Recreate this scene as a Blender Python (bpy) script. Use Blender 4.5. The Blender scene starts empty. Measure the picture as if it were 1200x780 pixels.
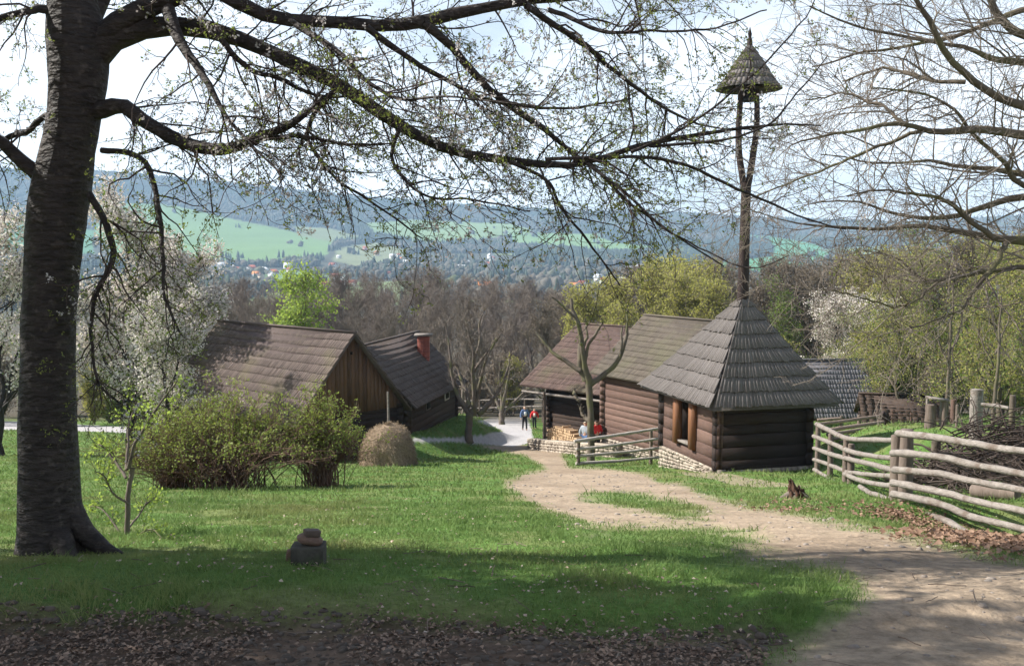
import bpy, math, random
import numpy as np
from mathutils import Vector, Matrix

SC = bpy.context.scene
COL = SC.collection
pi = math.pi
F = 1150.0          # focal length in photo pixels (photo 1200 x 780)
CAMZ = 1.6
PITCH = math.atan(90.0 / F)

# ---------------------------------------------------------------- camera
cam_d = bpy.data.cameras.new('camera')
cam = bpy.data.objects.new('camera', cam_d)
COL.objects.link(cam)
cam.location = (0, 0, CAMZ)
cam.rotation_euler = (pi / 2 - PITCH, 0, 0)
cam_d.sensor_width = 36.0
cam_d.lens = 36.0 * F / 1200.0
cam_d.clip_start = 0.1
cam_d.clip_end = 30000
SC.camera = cam

# ---------------------------------------------------------------- light
SUN_EL, SUN_AZ = 40.0, 9.0      # azimuth: degrees ahead of due left
w = bpy.data.worlds.new("World")
SC.world = w
w.use_nodes = True
nt = w.node_tree
nt.nodes.clear()
out = nt.nodes.new('ShaderNodeOutputWorld')
bg = nt.nodes.new('ShaderNodeBackground')
sky = nt.nodes.new('ShaderNodeTexSky')
sky.sky_type = 'NISHITA'
sky.sun_disc = False
sky.sun_elevation = math.radians(SUN_EL)
to_sun = Vector((-math.cos(math.radians(SUN_AZ)) * math.cos(math.radians(SUN_EL)),
                 math.sin(math.radians(SUN_AZ)) * math.cos(math.radians(SUN_EL)), math.sin(math.radians(SUN_EL))))
sky.sun_rotation = math.atan2(to_sun.x, to_sun.y)
sky.dust_density = 2.0
sky.altitude = 300
# thin bright cloud over the blue
tc = nt.nodes.new('ShaderNodeTexCoord')
mp = nt.nodes.new('ShaderNodeMapping')
mp.inputs['Scale'].default_value = (1.6, 1.6, 4.5)
mp.inputs['Location'].default_value = (0.3, 0.2, 0.5)
nz = nt.nodes.new('ShaderNodeTexNoise')
nz.inputs['Scale'].default_value = 1.7
nz.inputs['Detail'].default_value = 7
nz.inputs['Roughness'].default_value = 0.55
cr = nt.nodes.new('ShaderNodeValToRGB')
cr.color_ramp.elements[0].position = 0.30
cr.color_ramp.elements[0].color = (0.20, 0.20, 0.20, 1)
cr.color_ramp.elements[1].position = 0.54
cr.color_ramp.elements[1].color = (0.95, 0.95, 0.95, 1)
mx = nt.nodes.new('ShaderNodeMix')
mx.data_type = 'RGBA'
L = nt.links.new
L(tc.outputs['Generated'], mp.inputs['Vector'])
L(mp.outputs[0], nz.inputs['Vector'])
L(nz.outputs[0], cr.inputs[0])
sx_ = nt.nodes.new('ShaderNodeSeparateXYZ')      # the cloud sheet thickens towards the horizon, blue overhead
L(tc.outputs['Generated'], sx_.inputs[0])
el = nt.nodes.new('ShaderNodeMapRange')
el.inputs[1].default_value = 0.10; el.inputs[2].default_value = 0.62; el.inputs[3].default_value = 1.0; el.inputs[4].default_value = 0.12
L(sx_.outputs[2], el.inputs[0])
ml = nt.nodes.new('ShaderNodeMath'); ml.operation = 'MULTIPLY'
L(cr.outputs[0], ml.inputs[0]); L(el.outputs[0], ml.inputs[1])
L(ml.outputs[0], mx.inputs['Factor'])
L(sky.outputs[0], mx.inputs['A'])
mx.inputs['B'].default_value = (12.0, 12.6, 13.4, 1)
L(mx.outputs['Result'], bg.inputs['Color'])
bg.inputs['Strength'].default_value = 0.064
L(bg.outputs[0], out.inputs[0])

sun_d = bpy.data.lights.new('sun', 'SUN')
sun_d.energy = 5.0
sun_d.angle = math.radians(0.53)
sun_d.color = (1.0, 0.95, 0.87)
sun = bpy.data.objects.new('sun', sun_d)
COL.objects.link(sun)
sun.rotation_euler = to_sun.to_track_quat('Z', 'Y').to_euler()
sun.location = (-30, 10, 40)

SC.view_settings.view_transform = 'Standard'
SC.view_settings.look = 'None'
SC.view_settings.gamma = 1
SC.view_settings.exposure = 1.12
SC.view_settings.use_curve_mapping = False
cy = SC.cycles
cy.use_denoising = True
cy.max_bounces = 6
cy.diffuse_bounces = 3
cy.glossy_bounces = 2
cy.transmission_bounces = 3
cy.transparent_max_bounces = 8
cy.volume_bounces = 0
cy.use_adaptive_sampling = True
cy.adaptive_threshold = 0.02
cy.sample_clamp_indirect = 6

# ---------------------------------------------------------------- numbers
def rs(seed):
    return np.random.RandomState(seed)

def _hash(ix, iy, seed):
    n = (ix.astype(np.int64) * 374761393 + iy.astype(np.int64) * 668265263 + seed * 974711) & 0x7fffffff
    n = ((n ^ (n >> 13)) * 1274126177) & 0x7fffffff
    n = n ^ (n >> 16)
    return (n & 0xffff) / 65535.0

def vnoise(x, y, seed=0):
    x = np.asarray(x, float); y = np.asarray(y, float)
    ix = np.floor(x); iy = np.floor(y)
    fx = x - ix; fy = y - iy
    fx = fx * fx * (3 - 2 * fx); fy = fy * fy * (3 - 2 * fy)
    a = _hash(ix, iy, seed); b = _hash(ix + 1, iy, seed)
    c = _hash(ix, iy + 1, seed); d = _hash(ix + 1, iy + 1, seed)
    return (a * (1 - fx) + b * fx) * (1 - fy) + (c * (1 - fx) + d * fx) * fy

def fbm(x, y, seed=0, octs=4):
    s = 0; a = 0.5; t = 0
    for o in range(octs):
        s = s + a * vnoise(np.asarray(x) * 2 ** o, np.asarray(y) * 2 ** o, seed + o * 17)
        t += a; a *= 0.5
    return s / t

def sstep(a, b, x):
    t = np.clip((x - a) / (b - a), 0, 1)
    return t * t * (3 - 2 * t)

# ---------------------------------------------------------------- photo <-> world
def at(px, py, d):
    """world point seen at photo pixel (px,py) at distance d along +Y"""
    u = (px - 600.0) / F; v = (390.0 - py) / F
    X = u; Y = math.cos(PITCH) + v * math.sin(PITCH); Z = -math.sin(PITCH) + v * math.cos(PITCH)
    return np.array([X / Y * d, d, CAMZ + Z / Y * d])

def project(x, y, z):
    y = np.maximum(y, 0.05); zz = z - CAMZ
    cz = y * math.cos(PITCH) - zz * math.sin(PITCH)
    cv = y * math.sin(PITCH) + zz * math.cos(PITCH)
    cz = np.maximum(cz, 0.05)
    return 600 + F * x / cz, 390 - F * cv / cz

# ---------------------------------------------------------------- terrain
ND = np.array([-30, -10, 0, 3.8, 5.2, 7, 11, 16, 24, 34, 50, 75, 110.0])
NH = np.array([-1.5, 0.4, 1.40, 1.60, 1.80, 2.12, 2.95, 4.0, 5.55, 7.4, 10.0, 13.2, 17.6])
FD = np.array([110, 150, 200, 400, 700, 1000, 1400, 1800.0])
FP = np.array([484, 474, 461, 403, 362, 343, 326, 312.0])
CU = (np.array([-1200, 0, 150, 300, 400, 500, 600, 700, 850, 950, 1050, 1200, 2400.0]) - 600) / F
CP = np.array([198, 200, 207, 221, 231, 240, 245, 251, 256, 259, 264, 257, 243.0])

def _smooth(xs, ys, x):
    """monotone smooth interpolation (Catmull-Rom style tangents)"""
    x = np.asarray(x, float)
    m = np.gradient(ys, xs)
    i = np.clip(np.searchsorted(xs, x) - 1, 0, len(xs) - 2)
    h = xs[i + 1] - xs[i]
    t = np.clip((x - xs[i]) / h, 0, 1)
    t2 = t * t; t3 = t2 * t
    return ((2 * t3 - 3 * t2 + 1) * ys[i] + (t3 - 2 * t2 + t) * h * m[i] + (-2 * t3 + 3 * t2) * ys[i + 1] + (t3 - t2) * h * m[i + 1])

def terrain(x, y):
    x = np.asarray(x, float); y = np.asarray(y, float)
    z = CAMZ - _smooth(ND, NH, np.clip(y, -30, 110))
    # the meadow behind the rail fence lies a little higher
    z = z + 1.5 * sstep(9.5, 15, x + 0.03 * y) * sstep(17, 32, y) * (1 - sstep(60, 95, y))
    # grass bank along the house with the chimney
    sb = x - (-5.1 + (y - 46) * 0.2)
    z = z + (1.1 + 0.6 * sstep(48, 56, y)) * sstep(41, 48, y) * (1 - sstep(57, 66, y)) * (1 - sstep(0.3, 2.6, sb)) * sstep(-13, -8, x)
    z = z + (fbm(x * 0.55, y * 0.55, 3, 3) - 0.5) * 0.10 * (1 - sstep(60, 110, y))
    z = z + (fbm(x * 2.3, y * 2.3, 5, 3) - 0.5) * 0.05 * (1 - sstep(20, 40, y))
    z = z - 0.46 * sstep(3.6, 5.8, x) * (1 - sstep(12.2, 14.4, y)) * sstep(6.0, 9.5, y)     # the track side falls away below the fence
    z = z - 0.10 * sstep(4.9, 4.4, y)                                   # worn edge of the turf
    u = x / np.maximum(y, 1)
    f = y > 110
    if np.any(f):
        yy = np.clip(y, 110, 9000)
        py = _smooth(np.log(FD), FP, np.log(np.clip(yy, 110, 1800)))
        crest = np.interp(u, CU, CP)
        t = np.clip((yy - 1800) / 2000.0, 0, 1)
        ridge = 312 + (crest - 312) * (0.75 * t + 0.25 * t * t)
        py = np.where(yy > 1800, ridge, py)
        zf = CAMZ + (300 - py) / F * yy
        und = (fbm(x / 520.0, y / 520.0, 11, 3) - 0.5) * 2
        zf = zf + und * 9 * sstep(900, 2600, yy) + (fbm(x / 130.0, y / 130.0, 15, 2) - 0.5) * 5 * sstep(300, 900, yy)
        zc = CAMZ + (300 - crest) / F * 3800 
        zf = np.where(yy > 3800, np.minimum(zf, zc + und * 16 - (yy - 3800) * 0.06), zf)
        z = np.where(f, zf, z)
    return z

def gz(x, y):
    return float(terrain(np.array([x]), np.array([y]))[0])

DS = np.concatenate([2.5 * 1.012 ** np.arange(330), np.linspace(130, 4000, 300)])
def ground_at(px, py):
    """march the pixel ray to the near terrain"""
    ds = DS
    u = (px - 600.0) / F; v = (390.0 - py) / F
    Y = math.cos(PITCH) + v * math.sin(PITCH)
    X = u / Y; Z = (-math.sin(PITCH) + v * math.cos(PITCH)) / Y
    h = CAMZ + Z * ds - terrain(X * ds, ds)
    i = np.argmax(h < 0)
    h0 = h[i - 1]; d = ds[i - 1] + (ds[i] - ds[i - 1]) * h0 / (h0 - h[i])
    return np.array([X * d, d, gz(X * d, d)])

# ---------------------------------------------------------------- objects
def tag(o, label=None, cat=None, group=None, kind=None):
    if label: o['label'] = label
    if cat: o['category'] = cat
    if group: o['group'] = group
    if kind: o['kind'] = kind
    return o

def empty(name, loc, label, cat, group=None, rz=0.0):
    o = bpy.data.objects.new(name, None)
    o.empty_display_size = 0.2
    COL.objects.link(o)
    o.location = tuple(float(c) for c in loc); o.rotation_euler = (0, 0, rz)
    return tag(o, label, cat, group)

def mesh_np(name, V, Q=None, T=None, mat=None, parent=None, smooth=False, tint=None, vcol=None, mats=None, midx=None):
    """one mesh object from numpy arrays (quads and/or triangles); world coordinates, made local to the parent's location"""
    me = bpy.data.meshes.new(name)
    V = np.asarray(V, np.float32)
    nq = 0 if Q is None else len(Q); nt_ = 0 if T is None else len(T)
    me.vertices.add(len(V))
    me.loops.add(nq * 4 + nt_ * 3)
    me.polygons.add(nq + nt_)
    li = []; ls = []
    if nq:
        li.append(np.asarray(Q, np.int32).ravel()); ls.append(np.arange(nq, dtype=np.int32) * 4)
    if nt_:
        li.append(np.asarray(T, np.int32).ravel()); ls.append(nq * 4 + np.arange(nt_, dtype=np.int32) * 3)
    if parent is not None:
        off = np.zeros(3, np.float32); anc = parent
        while anc is not None:
            off = off + np.array(anc.location, np.float32); anc = anc.parent
        V = V - off
        o_loc = None
    me.vertices.foreach_set('co', V.ravel())
    me.loops.foreach_set('vertex_index', np.concatenate(li))
    me.polygons.foreach_set('loop_start', np.concatenate(ls))
    if smooth:
        me.polygons.foreach_set('use_smooth', np.ones(nq + nt_, bool))
    if midx is not None:
        me.polygons.foreach_set('material_index', np.asarray(midx, np.int32))
    me.update(calc_edges=True)
    me.validate()
    if tint is not None:
        a = me.attributes.new('tint', 'FLOAT', 'FACE')
        a.data.foreach_set('value', np.asarray(tint, np.float32))
    if vcol is not None:
        a = me.attributes.new('gcol', 'FLOAT_COLOR', 'POINT')
        c = np.ones((len(V), 4), np.float32); c[:, :3] = vcol
        a.data.foreach_set('color', c.ravel())
    for m in (mats or [mat]):
        me.materials.append(m)
    o = bpy.data.objects.new(name, me)
    COL.objects.link(o)
    if parent is not None: o.parent = parent
    return o

def rebase(o, loc):
    """move a parentless mesh's origin to its base"""
    loc = np.asarray(loc, np.float32)
    me = o.data
    co = np.empty(len(me.vertices) * 3, np.float32); me.vertices.foreach_get('co', co)
    co = co.reshape(-1, 3) - loc
    me.vertices.foreach_set('co', co.ravel()); me.update()
    o.location = tuple(float(c) for c in loc)
    return o

def copy_tree(o, parent=None):
    c = o.copy(); COL.objects.link(c)
    if parent is not None: c.parent = parent
    for ch in o.children: copy_tree(ch, c)
    return c

# ---------------------------------------------------------------- materials
def mat(name, c1, c2=None, rough=0.85, scale=6.0, streak=None, bump=0.3, bscale=None, translucent=0.0, tcol=None,
        c3=None, c3_scale=1.2, c3_lo=0.55, c3_hi=0.7, tint_w=0.6, detail=5.0, spec=0.2, metallic=0.0, attr='tint', dist=0.02):
    """two tones mixed by the face attribute 'tint' and a noise; optional third blotchy tone"""
    m = bpy.data.materials.new(name); m.use_nodes = True
    n = m.node_tree.nodes; l = m.node_tree.links.new
    b = n['Principled BSDF']
    b.inputs['Roughness'].default_value = rough
    b.inputs['Specular IOR Level'].default_value = spec
    b.inputs['Metallic'].default_value = metallic
    c2 = c2 or tuple(x * 0.6 for x in c1)
    tcn = n.new('ShaderNodeTexCoord'); mpn = n.new('ShaderNodeMapping')
    l(tcn.outputs['Object'], mpn.inputs[0])
    if streak: mpn.inputs['Scale'].default_value = streak
    nz1 = n.new('ShaderNodeTexNoise'); nz1.inputs['Scale'].default_value = scale; nz1.inputs['Detail'].default_value = detail
    nz1.inputs['Roughness'].default_value = 0.65
    l(mpn.outputs[0], nz1.inputs['Vector'])
    at_ = n.new('ShaderNodeAttribute'); at_.attribute_name = attr
    # stretch the noise
    mr = n.new('ShaderNodeMapRange'); mr.inputs[1].default_value = 0.3; mr.inputs[2].default_value = 0.7
    l(nz1.outputs[0], mr.inputs[0])
    mixf = n.new('ShaderNodeMix'); mixf.data_type = 'FLOAT'; mixf.inputs['Factor'].default_value = tint_w
    l(mr.outputs[0], mixf.inputs['A']); l(at_.outputs['Fac'], mixf.inputs['B'])
    mc = n.new('ShaderNodeMix'); mc.data_type = 'RGBA'
    mc.inputs['A'].default_value = (*c1, 1); mc.inputs['B'].default_value = (*c2, 1)
    l(mixf.outputs['Result'], mc.inputs['Factor'])
    col = mc.outputs['Result']
    if c3:
        nz3 = n.new('ShaderNodeTexNoise'); nz3.inputs['Scale'].default_value = c3_scale; nz3.inputs['Detail'].default_value = 6
        l(tcn.outputs['Object'], nz3.inputs['Vector'])
        m3 = n.new('ShaderNodeMapRange'); m3.inputs[1].default_value = c3_lo; m3.inputs[2].default_value = c3_hi
        l(nz3.outputs[0], m3.inputs[0])
        mc3 = n.new('ShaderNodeMix'); mc3.data_type = 'RGBA'
        l(m3.outputs[0], mc3.inputs['Factor']); l(col, mc3.inputs['A']); mc3.inputs['B'].default_value = (*c3, 1)
        col = mc3.outputs['Result']
    l(col, b.inputs['Base Color'])
    if bump:
        nb = n.new('ShaderNodeTexNoise'); nb.inputs['Scale'].default_value = bscale or scale * 2; nb.inputs['Detail'].default_value = 4
        l(mpn.outputs[0], nb.inputs['Vector'])
        bn = n.new('ShaderNodeBump'); bn.inputs['Strength'].default_value = bump; bn.inputs['Distance'].default_value = dist
        l(nb.outputs[0], bn.inputs['Height']); l(bn.outputs[0], b.inputs['Normal'])
    if translucent:
        tr = n.new('ShaderNodeBsdfTranslucent'); ms = n.new('ShaderNodeMixShader')
        ms.inputs[0].default_value = translucent
        if tcol: tr.inputs[0].default_value = (*tcol, 1)
        else: l(col, tr.inputs[0])
        l(b.outputs[0], ms.inputs[1]); l(tr.outputs[0], ms.inputs[2])
        l(ms.outputs[0], n['Material Output'].inputs[0])
    return m

# ---------------------------------------------------------------- mesh builder for carpentry
class MB:
    def __init__(s): s.V = []; s.Q = []; s.T = []; s.tq = []; s.tt = []; s.n = 0
    def add(s, V, Q=(), T=(), t=0.5):
        V = np.asarray(V, float)
        s.V.append(V)
        for q in Q: s.Q.append([i + s.n for i in q]); s.tq.append(t)
        for q in T: s.T.append([i + s.n for i in q]); s.tt.append(t)
        s.n += len(V)
    def arr(s, V, Q, t):
        V = np.asarray(V, float)
        s.V.append(V); s.Q.extend((np.asarray(Q) + s.n).tolist()); s.tq.extend(list(t)); s.n += len(V)
    def hexa(s, P, t=0.5):
        """8 corners: bottom 0-3 ccw, top 4-7 ccw"""
        s.add(P, [(3, 2, 1, 0), (4, 5, 6, 7), (0, 1, 5, 4), (1, 2, 6, 5), (2, 3, 7, 6), (3, 0, 4, 7)], t=t)
    def box(s, c, ax, ay, az, t=0.5):
        c = np.asarray(c, float); ax = np.asarray(ax, float); ay = np.asarray(ay, float); az = np.asarray(az, float)
        P = [c - ax - ay - az, c + ax - ay - az, c + ax + ay - az, c - ax + ay - az,
             c - ax - ay + az, c + ax - ay + az, c + ax + ay + az, c - ax + ay + az]
        s.hexa(P, t)
    def beam(s, A, B, w, h, t=0.5, up=(0, 0, 1)):
        A = np.asarray(A, float); B = np.asarray(B, float)
        d = B - A; L_ = np.linalg.norm(d); d = d / L_
        up = np.asarray(up, float)
        side = np.cross(d, up); side /= np.linalg.norm(side)
        u2 = np.cross(side, d)
        s.box((A + B) / 2, d * L_ / 2, side * w / 2, u2 * h / 2, t)
    def build(s, name, m, parent=None, smooth=False, mats=None):
        V = np.concatenate(s.V)
        return mesh_np(name, V, s.Q if s.Q else None, s.T if s.T else None, m, parent, smooth, tint=np.array(s.tq + s.tt))

# ---------------------------------------------------------------- tubes
def norm(v): return v / np.maximum(np.linalg.norm(v, axis=-1, keepdims=True), 1e-9)

def resample(pts, K):
    """Catmull-Rom through rows of pts (x,y,z,r) -> K rows"""
    p = np.asarray(pts, float); n = len(p)
    if n == 2:
        t = np.linspace(0, 1, K)[:, None]; return p[0] * (1 - t) + p[1] * t
    seg = np.linalg.norm(np.diff(p[:, :3], axis=0), axis=1); cum = np.concatenate([[0], np.cumsum(seg)])
    s = np.linspace(0, cum[-1], K)
    i = np.clip(np.searchsorted(cum, s, side='right') - 1, 0, n - 2)
    t = ((s - cum[i]) / np.maximum(seg[i], 1e-9))[:, None]
    p0 = p[np.maximum(i - 1, 0)]; p1 = p[i]; p2 = p[i + 1]; p3 = p[np.minimum(i + 2, n - 1)]
    r = 0.5 * ((2 * p1) + (-p0 + p2) * t + (2 * p0 - 5 * p1 + 4 * p2 - p3) * t * t + (-p0 + 3 * p1 - 3 * p2 + p3) * t ** 3)
    r[:, 3] = np.maximum(r[:, 3], 1e-4)
    return r

class Tubes:
    def __init__(s): s.V = []; s.Q = []; s.t = []; s.n = 0
    def add(s, P, R, sides=5, tint=None, rough=0.0, rng=None):
        """P (N,K,3), R (N,K)"""
        P = np.asarray(P, float); R = np.asarray(R, float)
        if P.ndim == 2: P = P[None]; R = R[None]
        N, K, _ = P.shape
        if N == 0: return
        Tn = np.empty_like(P); Tn[:, 1:-1] = P[:, 2:] - P[:, :-2]; Tn[:, 0] = P[:, 1] - P[:, 0]; Tn[:, -1] = P[:, -1] - P[:, -2]
        Tn = norm(Tn)
        mean = norm(P[:, -1] - P[:, 0])
        ref = np.where(np.abs(mean[:, 2:3]) > 0.8, np.array([[1.0, 0, 0]]), np.array([[0, 0, 1.0]]))[:, None, :]
        A = norm(np.cross(Tn, np.broadcast_to(ref, Tn.shape))); B = np.cross(Tn, A)
        a = np.arange(sides) * 2 * pi / sides
        RR = R[:, :, None, None]
        if rough and rng is not None:
            RR = RR * (1 + rough * (rng.rand(N, K, sides, 1) - 0.5))
        V = P[:, :, None, :] + RR * (np.cos(a)[None, None, :, None] * A[:, :, None, :] + np.sin(a)[None, None, :, None] * B[:, :, None, :])
        idx = np.arange(N * K * sides).reshape(N, K, sides) + s.n
        i0 = idx[:, :-1]; i1 = idx[:, 1:]
        Q = np.stack([i0, np.roll(i0, -1, 2), np.roll(i1, -1, 2), i1], -1).reshape(-1, 4)
        s.V.append(V.reshape(-1, 3)); s.Q.append(Q)
        tt = (np.random.RandomState(N + K).rand(N) if tint is None else np.full(N, tint))
        s.t.append(np.repeat(tt, (K - 1) * sides))
        s.n += N * K * sides
    def add_capped(s, P, R, sides=8, tint=0.5, cap_tint=None, rough=0.0, rng=None):
        """one rounded-end pole"""
        P = np.asarray(P, float); R = np.asarray(R, float)
        d0 = norm(P[0] - P[1]); d1 = norm(P[-1] - P[-2])
        s.add(P, R, sides, tint, rough, rng)
        for (p, d, r) in ((P[0], d0, R[0]), (P[-1], d1, R[-1])):
            s.add(np.array([p - d * 0.004, p + d * 0.004, p + d * 0.006]), np.array([r * 0.985, r * 0.9, 1e-4]), sides, cap_tint if cap_tint is not None else tint)
    def build(s, name, m, parent=None, smooth=True):
        return mesh_np(name, np.concatenate(s.V), np.concatenate(s.Q), None, m, parent, smooth, tint=np.concatenate(s.t))

def sprout(P, R, n, Lm, ang, up, wander, K, rng, t0=0.25, rr=0.02, rfac=0.7, tend=0.18, taper_len=0.5, flat=0.0):
    N, K0, _ = P.shape
    idx = np.repeat(np.arange(N), n); M = len(idx)
    t = t0 + (1 - t0) * rng.rand(M)
    f = t * (K0 - 1); i = np.minimum(f.astype(int), K0 - 2); a = (f - i)[:, None]
    pos = P[idx, i] * (1 - a) + P[idx, i + 1] * a
    tan = norm(P[idx, i + 1] - P[idx, i])
    rad = R[idx, i] * (1 - a[:, 0]) + R[idx, i + 1] * a[:, 0]
    rv = rng.randn(M, 3); rv[:, 2] *= (1 - flat)
    perp = norm(rv - (rv * tan).sum(1, keepdims=True) * tan)
    an = np.radians(ang) * (0.6 + 0.8 * rng.rand(M))[:, None]
    d = norm(tan * np.cos(an) + perp * np.sin(an) + np.array([0, 0, up]))
    Ln = Lm * (0.5 + 0.9 * rng.rand(M)) * (1 - taper_len * t)
    out_ = np.empty((M, K, 3)); out_[:, 0] = pos; p = pos.copy(); st = (Ln / (K - 1))[:, None]
    for k in range(1, K):
        d = norm(d + wander * rng.randn(M, 3) + np.array([0, 0, up * 0.35]))
        p = p + d * st; out_[:, k] = p
    r0 = np.minimum(rad * rfac, rr * Ln)
    Rn = r0[:, None] * np.linspace(1, tend, K)[None]
    return out_, Rn

def leaf_quads(C, size, rng, up=0.0, aspect=0.55):
    """rhombus leaves at C (N,3); returns V,Q"""
    N = len(C)
    a = norm(rng.randn(N, 3) + np.array([0, 0, up])); b = norm(np.cross(a, rng.randn(N, 3)))
    s = (size * (0.6 + 0.8 * rng.rand(N)))[:, None]
    V = np.stack([C, C + a * s * 0.5 + b * s * aspect * 0.5, C + a * s, C + a * s * 0.5 - b * s * aspect * 0.5], 1)
    Q = np.arange(N * 4).reshape(N, 4)
    return V.reshape(-1, 3), Q

def along(P, n, rng, spread, t0=0.3):
    """n random points near each polyline"""
    N, K, _ = P.shape
    idx = np.repeat(np.arange(N), n); M = len(idx)
    f = (t0 + (1 - t0) * rng.rand(M)) * (K - 1); i = np.minimum(f.astype(int), K - 2); a = (f - i)[:, None]
    return P[idx, i] * (1 - a) + P[idx, i + 1] * a + rng.randn(M, 3) * spread
# ---------------------------------------------------------------- where the ground is grass, dirt, soil, gravel, field or wood
def inpoly(px, py, poly):
    poly = np.asarray(poly, float); r = np.zeros(px.shape, bool); n = len(poly)
    for i in range(n):
        x1, y1 = poly[i]; x2, y2 = poly[(i + 1) % n]
        if y1 == y2: continue
        c = ((y1 > py) != (y2 > py)) & (px < (x2 - x1) * (py - y1) / (y2 - y1) + x1)
        r ^= c
    return r

DIRT = [[(600, 526), (655, 529), (668, 547), (705, 548), (750, 553), (775, 566), (800, 567), (812, 574), (850, 587), (880, 592), (925, 599), (1000, 613), (1040, 620),
         (1110, 640), (1200, 656), (1300, 672), (1500, 700), (1500, 900), (880, 900), (905, 780), (955, 742), (1000, 712), (1012, 690), (1000, 672), (960, 664), (905, 660),
         (858, 652), (845, 643), (905, 634), (880, 627), (800, 622), (740, 620), (700, 619), (655, 606), (625, 592), (590, 568), (612, 555), (640, 548)],
        [(560, 522), (640, 520), (670, 523), (668, 530), (640, 536), (590, 530)]]
ISLE = [[(675, 578), (735, 576), (790, 588), (838, 603), (800, 606), (740, 594), (690, 588)], [(700, 540), (745, 541), (750, 546), (705, 546)]]
PAVE = [[(560, 494), (590, 484), (616, 486), (622, 500), (626, 518), (600, 523), (560, 520), (520, 517), (484, 518), (484, 513), (530, 513), (562, 510), (590, 505), (575, 499)],
        [(-200, 490), (0, 493), (150, 500), (150, 507), (0, 503), (-200, 500)]]
SOIL = [[(-900, 716), (0, 716), (200, 724), (420, 722), (560, 732), (700, 742), (820, 742), (905, 735), (940, 745), (900, 790), (900, 1500), (-900, 1500)]]
FIELD = [([(110, 236), (200, 240), (262, 254), (300, 262), (345, 272), (395, 283), (380, 300), (330, 310), (270, 312), (200, 306), (140, 300), (110, 280)], (0.125, 0.210, 0.070)),
         ([(0, 255), (60, 262), (110, 270), (110, 300), (0, 300)], (0.07, 0.17, 0.075)),
         ([(340, 265), (390, 268), (430, 280), (400, 285), (350, 276)], (0.15, 0.18, 0.09)),
         ([(425, 262), (480, 257), (520, 259), (600, 262), (640, 275), (560, 284), (500, 288), (440, 276)], (0.15, 0.22, 0.09)),
         ([(395, 290), (440, 284), (480, 294), (470, 310), (420, 312), (390, 306)], (0.16, 0.18, 0.10)),
         ([(598, 272), (700, 274), (790, 279), (830, 284), (800, 294), (720, 297), (640, 292), (600, 288)], (0.140, 0.235, 0.08)),
         ([(850, 274), (905, 277), (955, 286), (975, 298), (960, 312), (900, 321), (840, 322), (805, 316), (850, 306), (905, 300), (905, 286)], (0.075, 0.215, 0.095)),
         ([(960, 292), (1020, 288), (1085, 296), (1110, 304), (1040, 308), (985, 304)], (0.13, 0.18, 0.10)),
         ([(1110, 296), (1200, 290), (1300, 295), (1300, 308), (1150, 308)], (0.13, 0.18, 0.10)),
         ([(300, 316), (360, 318), (420, 330), (400, 345), (330, 340)], (0.14, 0.22, 0.09))]
WOODP = [[(700, 277), (760, 280), (800, 286), (900, 282), (905, 299), (850, 304), (800, 314), (740, 312), (640, 306), (600, 300), (640, 293), (720, 298), (790, 296), (800, 292), (720, 284)]]

def mask(px, py, polys, amp, seed, n=5, x=None, y=None, fs=1.0, feather=0.0):
    """soft membership with a ragged, natural outline"""
    r = np.zeros(px.shape)
    for k in range(n):
        wx = (fbm(x * fs, y * fs, seed + k * 3, 4) - 0.5) * 2; wy = (fbm(x * fs + 40, y * fs + 9, seed + k * 3, 4) - 0.5) * 2
        m = np.zeros(px.shape, bool)
        o_ = feather * (k - (n - 1) / 2) / n * np.asarray(amp)
        for p in polys: m |= inpoly(px + wx * amp * 2.2 + o_ * 1.6, py + wy * amp + o_, p)
        r += m
    return r / n

def classes(x, y, z):
    px, py = project(x, y, z)
    near = y < 115
    amp = np.clip(120.0 / np.maximum(y, 3), 1.5, 16)
    dirt = mask(px, py, DIRT, amp * 1.5, 21, 12, x, y, 1.6, .7) * near
    patch = sstep(0.55, 0.72, fbm(x * 0.8 + 7, y * 0.8, 27, 4))
    dirt = dirt * (1 - 0.5 * patch * (px < 1000) * (1 - sstep(.55, .95, dirt)))
    isle = mask(px, py, ISLE, amp * 1.4, 31, 8, x, y, 1.5) * near
    dirt = dirt * (1 - isle * 0.85)
    # worn spots in the turf beside the path
    worn = sstep(0.58, 0.70, fbm(x * 0.9, y * 0.45, 77, 4)) * ((px > 590) & (px < 830) & (py > 520) & (py < 640)) * 0.6
    worn2 = sstep(0.53, 0.68, fbm(x * 1.7, y * 1.7, 78, 4)) * 0.55
    pave = mask(px, py, PAVE, amp * 0.5, 41, 4, x, y, 0.8) * near
    soil = mask(px, py, SOIL, amp * 1.6, 51, 12, x, y, 2.6, 1.5)
    soil = np.where(y < 3.0, np.where(x < 1.4, 1.0, 0.0), soil)
    dirt = np.where((y < 3.0) & (x >= 1.4), 1.0, dirt)
    dirt = np.where((y > 20) & (y < 34) & (x > 5.0) & (x < 6.4) & (px > 760) & (py > 553), np.maximum(dirt, 0.7), dirt)
    return px, py, dirt, np.clip(worn + worn2, 0, 1), pave, soil * (1 - dirt)

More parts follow.
